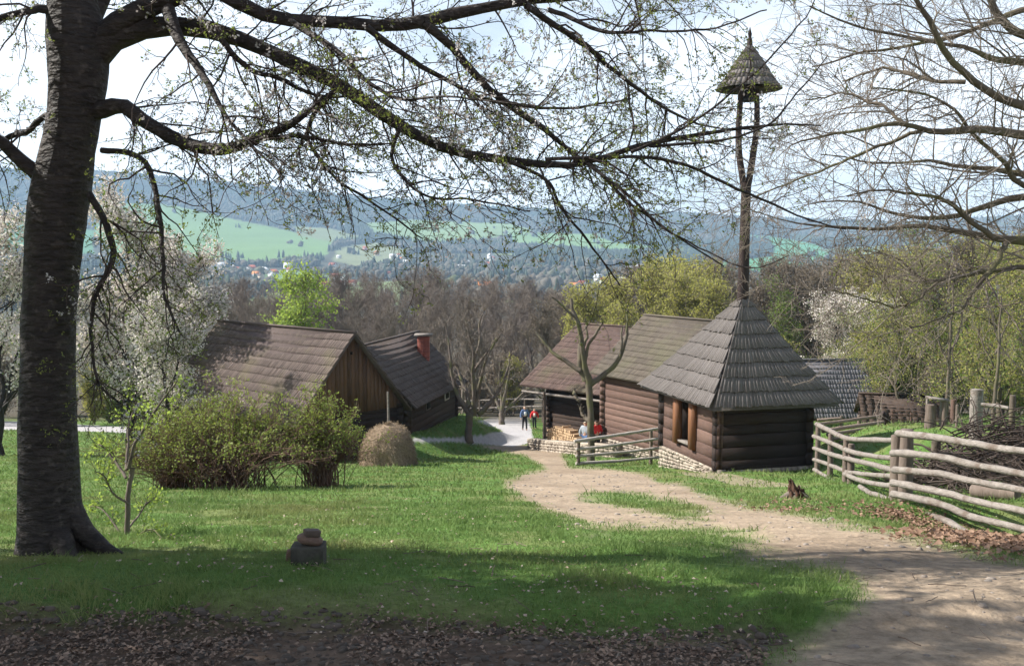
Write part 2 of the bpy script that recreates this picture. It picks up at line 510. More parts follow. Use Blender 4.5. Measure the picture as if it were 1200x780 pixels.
def build_ground():
    # columns (fine in the view, coarse outside), rows (geometric)
    uc = np.concatenate([np.linspace(-2.0, -0.62, 34)[:-1], np.linspace(-0.62, 0.62, 620), np.linspace(0.62, 2.0, 34)[1:]])
    d = [-26.0, -20, -14, -9, -5, -2, 0, 1, 1.6]
    while d[-1] < 5400: d.append(d[-1] + max(0.035, (d[-1]) * 0.0105))
    d = np.array(d)
    U, D = np.meshgrid(uc, d)
    X = U * (np.maximum(D, 0) + 1.5) + np.sign(U) * sstep(0.62, 1.9, np.abs(U)) * 30
    Y = D
    Z = terrain(X, Y)
    x = X.ravel(); y = Y.ravel(); z = Z.ravel()
    px, py, dirt, worn, pave, soil = classes(x, y, z)
    c = lambda *a: np.array(a)[None, :]
    n1 = fbm(x * 0.6, y * 0.6, 101, 4)[:, None]; n2 = fbm(x * 5, y * 5, 102, 3)[:, None]
    grass = c(0.065, 0.130, 0.028) * (1 - n1) + c(0.105, 0.175, 0.042) * n1
    grass = grass * (0.7 + 0.6 * n2)
    straw = c(0.20, 0.17, 0.085)
    grass = grass * (1 - worn[:, None] * 0.7) + straw * worn[:, None] * 0.7
    dcol = (c(0.205, 0.155, 0.110) * (1 - n1) + c(0.330, 0.262, 0.192) * n1) * (0.75 + 0.5 * n2)
    scol = (c(0.050, 0.034, 0.025) * (1 - n1) + c(0.150, 0.108, 0.080) * n1) * (0.5 + 1.0 * n2)
    pcol = c(0.36, 0.345, 0.345) * (0.85 + 0.3 * n2)
    col = grass
    for m_, cc in ((dirt, dcol), (pave, pcol), (soil, scol)):
        col = col * (1 - m_[:, None]) + cc * m_[:, None]
    # forest floor under the wood, then the far side of the valley
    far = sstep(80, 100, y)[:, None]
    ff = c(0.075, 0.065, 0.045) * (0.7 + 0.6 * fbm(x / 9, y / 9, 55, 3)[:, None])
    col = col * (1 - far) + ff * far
    far = y > 600
    base = c(0.060, 0.062, 0.046) * (0.7 + 0.7 * fbm(x / 160, y / 160, 61, 4)[:, None])
    mead = sstep(0.60, 0.66, fbm(x / 300, y / 300, 63, 3))[:, None] * ((y < 2300) & (y > 700))[:, None]
    base = base * (1 - mead) + c(0.15, 0.19, 0.08) * mead
    fmask = np.zeros(x.shape)
    for poly, fc in FIELD:
        m_ = mask(px, py, [poly], 2.2, 71, 3, x / 60.0, y / 60.0, 1.0)
        fmask = np.maximum(fmask, m_)
        base = base * (1 - m_[:, None]) + np.array(fc)[None] * (0.85 + 0.3 * fbm(x / 200, y / 90, 64, 2)[:, None]) * m_[:, None]
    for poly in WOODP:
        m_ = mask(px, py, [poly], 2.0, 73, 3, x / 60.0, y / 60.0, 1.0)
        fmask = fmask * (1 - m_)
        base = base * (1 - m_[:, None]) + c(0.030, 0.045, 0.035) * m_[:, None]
    s = sstep(500, 700, y)[:, None]
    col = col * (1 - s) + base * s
    R_, C_ = X.shape
    idx = np.arange(R_ * C_).reshape(R_, C_)
    Q = np.stack([idx[:-1, :-1], idx[:-1, 1:], idx[1:, 1:], idx[1:, :-1]], -1).reshape(-1, 4)
    V = np.stack([x, y, z], 1)
    cls = np.zeros(len(x), int)
    cls[dirt > 0.5] = 1; cls[pave > 0.5] = 2; cls[soil > 0.5] = 3; cls[y > 480] = 4
    fc = cls[Q[:, 0]]
    # material: albedo attribute with grain
    m = bpy.data.materials.new('earth_and_turf'); m.use_nodes = True
    n = m.node_tree.nodes; l = m.node_tree.links.new; b = n['Principled BSDF']
    b.inputs['Roughness'].default_value = 0.95; b.inputs['Specular IOR Level'].default_value = 0.1
    a = n.new('ShaderNodeAttribute'); a.attribute_name = 'gcol'
    t = n.new('ShaderNodeTexCoord')
    z1 = n.new('ShaderNodeTexNoise'); z1.inputs['Scale'].default_value = 14; z1.inputs['Detail'].default_value = 8; z1.inputs['Roughness'].default_value = 0.75
    l(t.outputs['Object'], z1.inputs['Vector'])
    mr = n.new('ShaderNodeMapRange'); mr.inputs[1].default_value = 0.3; mr.inputs[2].default_value = 0.7; mr.inputs[3].default_value = 0.62; mr.inputs[4].default_value = 1.4
    l(z1.outputs[0], mr.inputs[0])
    vm = n.new('ShaderNodeVectorMath'); vm.operation = 'SCALE'
    l(a.outputs['Color'], vm.inputs[0]); l(mr.outputs[0], vm.inputs['Scale'])
    l(vm.outputs[0], b.inputs['Base Color'])
    z2 = n.new('ShaderNodeTexNoise'); z2.inputs['Scale'].default_value = 22; z2.inputs['Detail'].default_value = 6
    l(t.outputs['Object'], z2.inputs['Vector'])
    bn = n.new('ShaderNodeBump'); bn.inputs['Strength'].default_value = 0.7; bn.inputs['Distance'].default_value = 0.03
    l(z2.outputs[0], bn.inputs['Height']); l(bn.outputs[0], b.inputs['Normal'])
    for k, (nm, lab) in enumerate((('ground', 'green grassy hillside dropping away towards the farm buildings and valley'),
                                   ('dirt_path', 'pale bare earth track winding down past the bell house'),
                                   ('paved_path', 'pale grey lane far down between the farm houses'),
                                   ('soil', 'dark bare soil strip along the bottom edge of the turf'),
                                   ('hills', 'hazy blue wooded hills with green fields across the valley'))):
        q = Q[fc == k]
        used = np.unique(q); remap = np.full(len(x), -1, np.int64); remap[used] = np.arange(len(used))
        o = mesh_np(nm, V[used], remap[q], None, m, None, True, vcol=col[used])
        tag(o, lab, {'ground': 'grass slope', 'dirt_path': 'path', 'paved_path': 'path', 'soil': 'soil', 'hills': 'hills'}[nm], kind='structure')
    return fmask
build_ground()

# ---------------------------------------------------------------- turf: real blades
M_blade = mat('grass_blade', (0.090, 0.165, 0.038), (0.190, 0.262, 0.085), rough=0.7, scale=0.9, bump=0, translucent=0.35, tint_w=0.55, c3=(0.20, 0.215, 0.080), c3_scale=0.55, c3_lo=0.46, c3_hi=0.68)
def grass(n, d0, d1, seed, hmul, wpx, name, label):
    r = rs(seed)
    y = d0 + (d1 - d0) * r.rand(n) ** 1.15
    x = (r.rand(n) * 2 - 1) * (0.58 * y + 0.8)
    z = terrain(x, y)
    px, py, dirt, worn, pave, soil = classes(x, y, z)
    keep = (dirt < 0.15 + 0.75 * r.rand(n) ** 1.3) & (pave < 0.3) & (soil < 0.12 + 0.75 * r.rand(n) ** 1.3) & (r.rand(n) > worn * 0.5)
    keep &= (r.rand(n) < 0.45 + 0.9 * fbm(x * 1.5, y * 1.5, 91, 3))
    x, y, z = x[keep], y[keep], z[keep]; N = len(x); worn = worn[keep]
    h = hmul * (0.5 + 0.9 * r.rand(N)) * (0.55 + 0.9 * fbm(x * 1.1, y * 1.1, 92, 3)) * (1 - 0.5 * worn) * (1 + y * 0.010) * (1 + 1.5 * sstep(.62, .76, fbm(x * 3.1, y * 3.1, 93, 3)))
    wd = np.maximum(0.0035, wpx * y / F) * (0.7 + 0.6 * r.rand(N))
    a = r.rand(N) * 2 * pi; ca, sa = np.cos(a), np.sin(a)
    ln = r.randn(N, 2) * 0.55
    base = np.stack([x, y, z - 0.005], 1)
    side = np.stack([ca * wd, sa * wd, np.zeros(N)], 1) * 0.5
    lean = np.stack([ln[:, 0] * h, ln[:, 1] * h, h], 1)
    mid = base + lean * np.array([0.35, 0.35, 0.55])
    V = np.stack([base - side, base + side, mid + side * 0.8, mid - side * 0.8, base + lean], 1).reshape(-1, 3)
    i = np.arange(N)[:, None] * 5
    Q = i + np.array([[0, 1, 2, 3]]); T = i + np.array([[3, 2, 4]])
    t = r.rand(N)
    o = mesh_np(name, V, Q, T, M_blade, None, False, tint=np.concatenate([t, t]))
    tag(o, label, 'grass', kind='stuff')
grass(300000, 3.9, 15, 1, 0.030, 0.9, 'grass', 'short green grass growing over the slope in the foreground')
grass(170000, 15, 75, 2, 0.050, 1.1, 'grass', 'sunlit green meadow grass further down the slope')

# dead leaves lying about
M_deadleaf = mat('dead_leaf', (0.30, 0.20, 0.14), (0.15, 0.085, 0.055), rough=0.8, scale=40, bump=0, tint_w=0.9, translucent=0.15)
M_paleleaf = mat('grey_leaf', (0.30, 0.215, 0.160), (0.070, 0.042, 0.030), rough=0.8, scale=40, bump=0, tint_w=0.9)
M_turfleaf = mat('pale_dead_leaf', (0.46, 0.38, 0.31), (0.22, 0.14, 0.10), rough=0.8, scale=40, bump=0, tint_w=0.9)
def litter(name, label, pts, size, m, seed, lift=0.012):
    r = rs(seed); N = len(pts)
    P = np.column_stack([pts, terrain(pts[:, 0], pts[:, 1]) + lift])
    a = norm(np.column_stack([r.randn(N), r.randn(N), r.randn(N) * 0.25])); b = norm(np.cross(a, np.column_stack([r.randn(N) * 0.35, r.randn(N) * 0.35, np.ones(N)])))
    s = (size * (0.5 + r.rand(N)))[:, None]; curl = np.array([0, 0, 1.0]) * s * (0.05 + 0.25 * r.rand(N))[:, None]
    V = np.stack([P - a * s * .5, P - a * s * .1 + b * s * .33 + curl, P + a * s * .5, P - a * s * .05 - b * s * .33 + curl], 1).reshape(-1, 3)
    # two triangles folded on the midrib
    i = np.arange(N)[:, None] * 4
    T = np.concatenate([i + np.array([[0, 2, 1]]), i + np.array([[0, 3, 2]])])
    t = r.rand(N)
    tag(mesh_np(name, V, None, T, m, None, False, tint=np.concatenate([t, t])), label, 'leaves', kind='stuff')
r = rs(7)
N = 34000; y = 3.2 + 2.2 * r.rand(N); x = (r.rand(N) * 2 - 1) * (0.6 * y + 0.4)
px, py, dirt, worn, pave, soil = classes(x, y, terrain(x, y)); k = (soil > 0.05 + .6 * r.rand(N)) & (r.rand(N) < 0.10 + .75 * sstep(0.4, 0.65, fbm(x * 2.2, y * 2.2, 5, 3)))
litter('leaf_litter', 'grey brown dead leaves on the dark soil at the bottom', np.column_stack([x[k], y[k]]), 0.022, M_paleleaf, 8)
N = 4600; y = 4.4 + 14 * r.rand(N) ** 1.4; x = (r.rand(N) * 2 - 1) * (0.56 * y)
px, py, dirt, worn, pave, soil = classes(x, y, terrain(x, y)); k = (dirt < 0.5) & (r.rand(N) < 0.15 + 1.3 * sstep(0.5, 0.68, fbm(x * 1.2, y * 1.2, 25, 3)))
litter('leaf_litter', 'scattered pale dead leaves in the turf', np.column_stack([x[k], y[k]]), 0.021, M_turfleaf, 9, 0.03)
# drift of leaves along the foot of the rail fence
drift = []
for (ax, ay), (bx, by), n_, sp in (((1035, 603), (1110, 626), 700, 4), ((1090, 622), (1215, 646), 1700, 5), ((1030, 594), (1070, 610), 300, 4), ((900, 592), (1040, 600), 260, 7)):
    for _ in range(n_):
        f = r.rand(); g = ground_at(ax + (bx - ax) * f + r.randn() * sp * 1.5, ay + (by - ay) * f + r.randn() * sp * 0.75) if _ % 6 == 0 else g0 + np.array([r.randn() * .22, r.randn() * .20, 0])
        if _ % 6 == 0: g0 = g
        drift.append(g[:2])
litter('leaf_litter', 'drift of pinkish brown dead leaves along the rail fence', np.array(drift), 0.055, M_deadleaf, 10, 0.03)

N = 170; y = 3.3 + 4.5 * r.rand(N) ** 1.7; x = (r.rand(N) * 2 - 1) * (0.56 * y); a = r.rand(N) * 6.28
zt_ = terrain(x, y) + .02; Lr = .05 + .16 * r.rand(N); tt = np.linspace(-.5, .5, 5)
Pt = np.stack([x[:, None] + np.cos(a)[:, None] * Lr[:, None] * tt, y[:, None] + np.sin(a)[:, None] * Lr[:, None] * tt, zt_[:, None] + 0 * tt[None]], 2) + np.cumsum(r.randn(N, 5, 3), 1) * .004
ft_ = Tubes(); ft_.add(Pt, np.full((N, 5), .0022) * (0.6 + r.rand(N, 1)), 4)
tag(ft_.build('fallen_twigs', mat('fallen_twig', (0.24, 0.19, 0.15), (0.07, 0.05, 0.04), bump=0, tint_w=.9)), 'thin fallen twigs lying in the soil and short turf in front', 'twigs', kind='stuff')
# gravel and stones in the track
def rocks(pts, sizes, seed, m, name, label=None, cat=None, kind=None, sub=1):
    r = rs(seed)
    ico = [(-1, 0, 1.618), (1, 0, 1.618), (-1, 0, -1.618), (1, 0, -1.618), (0, 1.618, 1), (0, 1.618, -1), (0, -1.618, 1), (0, -1.618, -1), (1.618, 1, 0), (-1.618, 1, 0), (1.618, -1, 0), (-1.618, -1, 0)]
    T0 = [(0, 1, 4), (0, 4, 9), (9, 4, 5), (4, 8, 5), (4, 1, 8), (8, 1, 10), (8, 10, 3), (5, 8, 3), (5, 3, 2), (2, 3, 7), (7, 3, 10), (7, 10, 6), (7, 6, 11), (11, 6, 0), (0, 6, 1), (6, 10, 1), (9, 11, 0), (9, 2, 11), (9, 5, 2), (7, 11, 2)]
    B = norm(np.array(ico, float)); N = len(pts)
    V = B[None] * (0.75 + 0.5 * r.rand(N, 12, 1)) * np.stack([0.7 + 0.6 * r.rand(N), 0.7 + 0.6 * r.rand(N), 0.35 + 0.35 * r.rand(N)], 1)[:, None]
    V = V * np.asarray(sizes)[:, None, None] + np.asarray(pts)[:, None]
    T = (np.arange(N)[:, None, None] * 12 + np.array(T0)[None]).reshape(-1, 3)
    o = mesh_np(name, V.reshape(-1, 3), None, T, m, None, False, tint=np.repeat(r.rand(N), 20))
    return tag(o, label, cat, kind=kind) if label else o
M_stone = mat('stone', (0.30, 0.26, 0.22), (0.17, 0.14, 0.12), scale=9, bump=0.4, tint_w=0.6)
M_dstone = mat('dark_stone', (0.13, 0.105, 0.085), (0.045, 0.036, 0.030), scale=9, bump=0.4, tint_w=0.6)
N = 5200; y = 3.6 + 26 * r.rand(N) ** 1.6; x = -3 + r.rand(N) * 16
z = terrain(x, y); px, py, dirt, worn, pave, soil = classes(x, y, z); k = (dirt > 0.35) & (px < 1300)
rocks(np.column_stack([x, y, z])[k], (0.008 + 0.022 * r.rand(k.sum()) ** 4) * (1 + y[k] * 0.03), 3, M_stone, 'gravel', 'small stones scattered over the earth track', 'gravel', 'stuff')
N = 5000; y = 3.4 + 1.5 * r.rand(N); x = -3.2 + r.rand(N) * 5.5
z = terrain(x, y); px, py, dirt, worn, pave, soil = classes(x, y, z); k = soil > 0.4
rocks(np.column_stack([x, y, z])[k], 0.006 + 0.028 * r.rand(k.sum()) ** 3, 4, M_dstone, 'gravel', 'crumbs of dark earth and grit on the soil strip', 'gravel', 'stuff')

# ---------------------------------------------------------------- far woods across the valley (one mass)
def far_wood():
    r = rs(15)
    N = 95000
    y = 650 + 3250 * r.rand(N) ** 0.75; x = (r.rand(N) * 2 - 1) * (0.66 * y)
    z = terrain(x, y); px, py = project(x, y, z)
    inf = np.zeros(N, bool)
    for poly, fc in FIELD: inf |= inpoly(px, py, poly)
    inw = np.zeros(N, bool)
    for poly in WOODP: inw |= inpoly(px, py, poly)
    town = (y < 1900) & (px > 380) & (px < 800)
    n_ = fbm(x / 160, y / 160, 61, 4); hedge = fbm(x / 60, y / 60, 65, 3)
    keep = inw | (~inf & (y > 2300)) | (~inf & (y <= 2300) & (n_ > 0.50)) | (inf & (hedge > 0.80))
    keep &= ~(town & (r.rand(N) < 0.62)) | inw
    x, y, z, inw = x[keep], y[keep], z[keep], inw[keep]; N = len(x)
    con = (r.rand(N) < 0.22) | inw | (fbm(x / 220, y / 220, 66, 2) > 0.6)
    h = np.where(con, 17, 12) * (0.6 + 0.7 * r.rand(N)); w = np.where(con, 0.22, 0.46) * h
    K = 6; a = np.arange(K) * 2 * pi / K
    prof = np.where(con[:, None], np.array([[0.9, 0.55]]), np.array([[0.8, 0.95]])); ph = np.where(con[:, None], np.array([[0.1, 0.55]]), np.array([[0.2, 0.68]]))
    V = np.empty((N, 2 * K + 1, 3))
    for ring in range(2):
        rr_ = (w * prof[:, ring])[:, None] * (0.7 + 0.6 * r.rand(N, K))
        V[:, ring * K:(ring + 1) * K, 0] = x[:, None] + rr_ * np.cos(a); V[:, ring * K:(ring + 1) * K, 1] = y[:, None] + rr_ * np.sin(a)
        V[:, ring * K:(ring + 1) * K, 2] = (z + h * ph[:, ring])[:, None] + h[:, None] * 0.1 * r.randn(N, K)
    V[:, -1] = np.stack([x, y, z + h], 1)
    j = np.arange(K); j2 = (j + 1) % K
    q = np.stack([j, j2, K + j2, K + j], 1); t_ = np.stack([K + j, K + j2, np.full(K, 2 * K)], 1)
    off = np.arange(N)[:, None, None] * (2 * K + 1)
    tint = np.where(con, 0.85 + 0.15 * r.rand(N), 0.55 * r.rand(N))
    m = mat('far_foliage', (0.105, 0.088, 0.070), (0.026, 0.046, 0.032), scale=0.01, bump=0, tint_w=0.9, c3=(0.085, 0.105, 0.04), c3_scale=0.006, c3_lo=0.58, c3_hi=0.7)
    o = mesh_np('far_wood', V.reshape(-1, 3), (q[None] + off).reshape(-1, 4), (t_[None] + off).reshape(-1, 3), m, None, False, tint=np.concatenate([np.repeat(tint, K), np.repeat(tint, K)]))
    tag(o, 'mixed woods covering the hills beyond the valley', 'woods', kind='stuff')
far_wood()
# ---------------------------------------------------------------- carpentry
M_shingle_grey = mat('grey_shingle', (0.160, 0.143, 0.136), (0.070, 0.060, 0.056), rough=0.8, scale=7, streak=(3, 3, 0.6), bump=0.4, bscale=30, tint_w=0.35, spec=0.3)
M_shingle_brown = mat('brown_shingle', (0.150, 0.115, 0.104), (0.074, 0.056, 0.051), rough=0.85, scale=7, bump=0.4, bscale=26, tint_w=0.55, c3=(0.15, 0.125, 0.085), c3_scale=0.5)
M_shingle_moss = mat('mossy_shingle', (0.140, 0.118, 0.096), (0.070, 0.058, 0.048), rough=0.9, scale=5, bump=0.4, bscale=26, tint_w=0.5, c3=(0.110, 0.105, 0.065), c3_scale=0.45, c3_lo=0.46, c3_hi=0.70)
M_shingle_red = mat('reddish_shingle', (0.145, 0.098, 0.084), (0.070, 0.048, 0.042), rough=0.85, scale=6, bump=0.4, bscale=26, tint_w=0.55, c3=(0.110, 0.098, 0.060), c3_scale=0.45, c3_lo=0.5, c3_hi=0.7)
M_shingle_dark = mat('dark_shingle', (0.120, 0.096, 0.088), (0.062, 0.049, 0.045), rough=0.85, scale=6, bump=0.4, bscale=26, tint_w=0.55)
M_shingle_slate = mat('slate_grey_shingle', (0.200, 0.195, 0.205), (0.110, 0.105, 0.112), rough=0.85, scale=6, bump=0.4, bscale=26, tint_w=0.55)
M_log_dark_shade = mat('dark_shaded_log', (0.036, 0.023, 0.019), (0.015, 0.010, 0.009), rough=0.8, scale=3, streak=(1, 1, 5), bump=0.5, bscale=14, tint_w=0.4, spec=0.25)  # dark logs; on the bell house this tone also carries the shade
M_log_mid = mat('brown_log', (0.070, 0.048, 0.038), (0.032, 0.022, 0.018), rough=0.85, scale=3, streak=(1, 1, 5), bump=0.5, bscale=14, tint_w=0.5)
M_palewood = mat('pale_wood', (0.46, 0.42, 0.38), (0.26, 0.23, 0.20), rough=0.85, scale=9, bump=0.5, tint_w=0.3)
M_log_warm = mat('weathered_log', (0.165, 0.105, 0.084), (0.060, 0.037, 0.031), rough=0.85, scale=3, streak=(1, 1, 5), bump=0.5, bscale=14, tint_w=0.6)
M_plank = mat('brown_plank', (0.145, 0.082, 0.050), (0.060, 0.034, 0.022), rough=0.85, scale=5, streak=(3, 3, 0.35), bump=0.5, bscale=14, tint_w=0.6)
M_frame = mat('oiled_wood', (0.200, 0.092, 0.045), (0.11, 0.050, 0.027), rough=0.6, scale=5, streak=(3, 3, 0.4), bump=0.3, tint_w=0.3)
M_lime = mat('limed_rubble', (0.42, 0.365, 0.30), (0.17, 0.14, 0.115), rough=0.95, scale=5, bump=0.7, bscale=9, tint_w=0.6)
M_mortar = mat('mortar', (0.42, 0.37, 0.30), (0.25, 0.21, 0.17), rough=0.95, scale=8, bump=0.5)
M_dark = mat('dark_interior', (0.015, 0.012, 0.010), (0.008, 0.007, 0.006), rough=0.9, bump=0)
M_pole = mat('dark_pole', (0.040, 0.025, 0.022), (0.018, 0.012, 0.011), rough=0.7, scale=3, streak=(2, 2, 0.3), bump=0.4, tint_w=0.3)
M_greywood = mat('grey_wood', (0.285, 0.255, 0.230), (0.115, 0.098, 0.086), rough=0.8, scale=9, streak=(1, 1, 2.5), bump=0.8, bscale=24, tint_w=0.25, c3=(0.125, 0.098, 0.080), c3_scale=3.5, c3_lo=0.54, c3_hi=0.68)
M_post = mat('post_wood', (0.19, 0.150, 0.125), (0.085, 0.065, 0.055), rough=0.85, scale=8, streak=(2, 2, 0.3), bump=0.5, tint_w=0.4)
M_brick = mat('red_brick', (0.34, 0.110, 0.080), (0.20, 0.070, 0.055), rough=0.9, scale=9, bump=0.3, tint_w=0.6)
M_iron = mat('black_iron', (0.03, 0.03, 0.032), (0.015, 0.015, 0.016), rough=0.5, bump=0.1, metallic=0.6)
M_white = mat('limewash', (0.75, 0.73, 0.70), (0.6, 0.58, 0.55), rough=0.9, bump=0.1)

def lerp(a, b, t): return np.asarray(a, float) * (1 - t) + np.asarray(b, float) * t

def shingles(mb, E0, E1, R0, R1, n, bw, seed, lift=0.05, th=0.022, sag=0.0, flare=0.0, sub=1):
    """overlapping board courses from the eave E0-E1 up to the ridge R0-R1"""
    r = rs(seed)
    E0, E1, R0, R1 = [np.asarray(a, float) for a in (E0, E1, R0, R1)]
    N = np.cross(E1 - E0, (R0 + R1) / 2 - E0); N /= np.linalg.norm(N)
    if N[2] < 0: N = -N
    def pt(u, v):
        p = lerp(lerp(E0, E1, u), lerp(R0, R1, u), v)
        p = p + N * (flare * (1 - v) ** 3 - sag * 4 * u * (1 - u) * v)
        return p
    Vs = []; ts = []
    for i in range(n):
        v0 = i / n; v1 = min((i + 1.3) / n, 1.0)
        W = np.linalg.norm(pt(1, v0) - pt(0, v0))
        k = max(2, int(W / bw)); cuts = np.linspace(0, 1, k + 1); cuts[1:-1] += (r.rand(k - 1) - 0.5) * 0.45 / k
        for a, b in zip(cuts[:-1], cuts[1:]):
            g = 0.008 / k
            vv = v0 + (r.rand() - 0.5) * 0.09 / n
            lf = lift * (0.95 + 0.10 * r.rand())
            p0 = pt(a + g, vv) + N * lf; p1 = pt(b - g, vv) + N * lf
            p2 = pt(b - g, v1) + N * 0.006; p3 = pt(a + g, v1) + N * 0.006
            Vs.append([p0 - N * th, p1 - N * th, p2 - N * th, p3 - N * th, p0, p1, p2, p3]); ts.append(r.rand())
    Vs = np.array(Vs); M = len(Vs)
    base = np.array([(3, 2, 1, 0), (4, 5, 6, 7), (0, 1, 5, 4), (1, 2, 6, 5), (3, 0, 4, 7)])
    Q = (base[None] + np.arange(M)[:, None, None] * 8).reshape(-1, 4)
    mb.arr(Vs.reshape(-1, 3), Q, np.repeat(ts, 5))
    # deck under the boards
    c = [E0, E1, R1, R0]
    mb.hexa([p - N * 0.05 for p in c] + [p - N * 0.012 for p in c], 0.9)

def log_wall(mb, A, B, z0, z1, h, th, inward, seed, holes=(), ends=0.0, t=None):
    """hewn log courses between A and B (xy), holes = (s0, s1, za, zb) in metres along the wall"""
    r = rs(seed)
    A = np.array([A[0], A[1], 0.0]); B = np.array([B[0], B[1], 0.0]); D = B - A; Ln = np.linalg.norm(D); D /= Ln
    Nn = np.array([inward[0], inward[1], 0.0]); Nn /= np.linalg.norm(Nn)
    z = z0
    k = 0
    while z < z1 - 0.03:
        hh = min(h * (0.80 + 0.40 * r.rand()), z1 - z)
        if z1 - z - hh < 0.08: hh = z1 - z
        segs = [(-ends, Ln + ends)]
        for (s0, s1, za, zb) in holes:
            if z + hh * 0.5 > za and z + hh * 0.5 < zb:
                segs = [q for (a, b) in segs for q in ((a, min(b, s0)), (max(a, s1), b)) if q[1] - q[0] > 0.05]
        off = (r.rand() - 0.5) * 0.03
        for a, b in segs:
            tt = r.rand() if t is None else t
            prof = [(0.016, 0.006), (0.0, 0.016), (0.004, hh - 0.016), (0.018, hh - 0.005), (th, hh - 0.006), (th, 0.008)]
            V = [A + D * a + Nn * (p + off) + np.array([0, 0, z + q]) for p, q in prof] + [A + D * b + Nn * (p + off + (r.rand() - .5) * .01) + np.array([0, 0, z + q]) for p, q in prof]
            Q = [(i, (i + 1) % 6, 6 + (i + 1) % 6, 6 + i) for i in range(6)] + [(0, 5, 4, 3), (0, 3, 2, 1), (6, 9, 10, 11), (6, 7, 8, 9)]
            mb.add(V, Q, t=tt)
        z += hh; k += 1
    # packed core so that no light comes through the joints
    core = [(-0.0, Ln)]
    for (s0, s1, za, zb) in holes:
        mb.box((A + D * s0 / 2 + Nn * (th * .55)) + np.array([0, 0, (z0 + z1) / 2]), D * s0 / 2, Nn * th * .2, np.array([0, 0, (z1 - z0) / 2]), 1.0)
        mb.box((A + D * (s1 + Ln) / 2 + Nn * (th * .55)) + np.array([0, 0, (z0 + z1) / 2]), D * (Ln - s1) / 2, Nn * th * .2, np.array([0, 0, (z1 - z0) / 2]), 1.0)
        if za - z0 > 0.05: mb.box((A + D * (s0 + s1) / 2 + Nn * (th * .55)) + np.array([0, 0, (z0 + za) / 2]), D * (s1 - s0) / 2, Nn * th * .2, np.array([0, 0, (za - z0) / 2]), 1.0)
        if z1 - zb > 0.05: mb.box((A + D * (s0 + s1) / 2 + Nn * (th * .55)) + np.array([0, 0, (z1 + zb) / 2]), D * (s1 - s0) / 2, Nn * th * .2, np.array([0, 0, (z1 - zb) / 2]), 1.0)
    if not holes:
        mb.box((A + B) / 2 + Nn * (th * .55) + np.array([0, 0, (z0 + z1) / 2]), D * Ln / 2, Nn * th * .2, np.array([0, 0, (z1 - z0) / 2]), 1.0)

def rubble(mb, A, B, zb0, zb1, zt0, zt1, out_n, seed, h=0.13, depth=0.3):
    """stone courses between A and B; bottom zb0..zb1, top zt0..zt1"""
    r = rs(seed)
    A = np.array([A[0], A[1], 0.0]); B = np.array([B[0], B[1], 0.0]); D = B - A; Ln = np.linalg.norm(D); D /= Ln
    Nn = np.array([out_n[0], out_n[1], 0.0]); Nn /= np.linalg.norm(Nn)
    H = max(zt0 - zb0, zt1 - zb1); rows = max(2, int(H / h))
    # mortar backing
    P = [A + Nn * -depth + [0, 0, zb0], B + Nn * -depth + [0, 0, zb1], B + Nn * -.02 + [0, 0, zb1], A + Nn * -.02 + [0, 0, zb0]]
    T_ = [A + Nn * -depth + [0, 0, zt0], B + Nn * -depth + [0, 0, zt1], B + Nn * -.02 + [0, 0, zt1], A + Nn * -.02 + [0, 0, zt0]]
    mb.hexa(P + T_, 0.8)
    for i in range(rows):
        s = -0.1 * r.rand()
        while s < Ln:
            w_ = h * (0.9 + 2.8 * r.rand() ** 1.5); s2 = min(s + w_, Ln); s0 = max(s, 0)
            if s2 - s0 > 0.04:
                f = (s0 + s2) / 2 / Ln
                za = lerp(zb0, zb1, f) + (lerp(zt0, zt1, f) - lerp(zb0, zb1, f)) * i / rows; zz = lerp(zb0, zb1, f) + (lerp(zt0, zt1, f) - lerp(zb0, zb1, f)) * (i + 1) / rows
                o_ = Nn * (0.01 + 0.05 * r.rand())
                j = lambda: D * (r.rand() - .5) * .05 + np.array([0, 0, (r.rand() - .5) * .045])
                c = [A + D * (s0 + .01) + [0, 0, za + .01], A + D * (s2 - .01) + [0, 0, za + .01], A + D * (s2 - .01) + [0, 0, zz - .01], A + D * (s0 + .01) + [0, 0, zz - .01]]
                m_ = sum(c) / 4
                fr = [m_ + (q - m_) * 0.82 + o_ + Nn * .03 + j() for q in c]; bk = [q + j() - Nn * .02 for q in c]
                mb.add(bk + fr, [(4, 5, 6, 7), (0, 1, 5, 4), (1, 2, 6, 5), (2, 3, 7, 6), (3, 0, 4, 7)], t=r.rand())
            s = s2 + 0.0
            if s >= Ln - 0.01: break

def unit(v): v = np.asarray(v, float); return v / np.linalg.norm(v)
def P3(xy, z): return np.array([xy[0], xy[1], z], float)

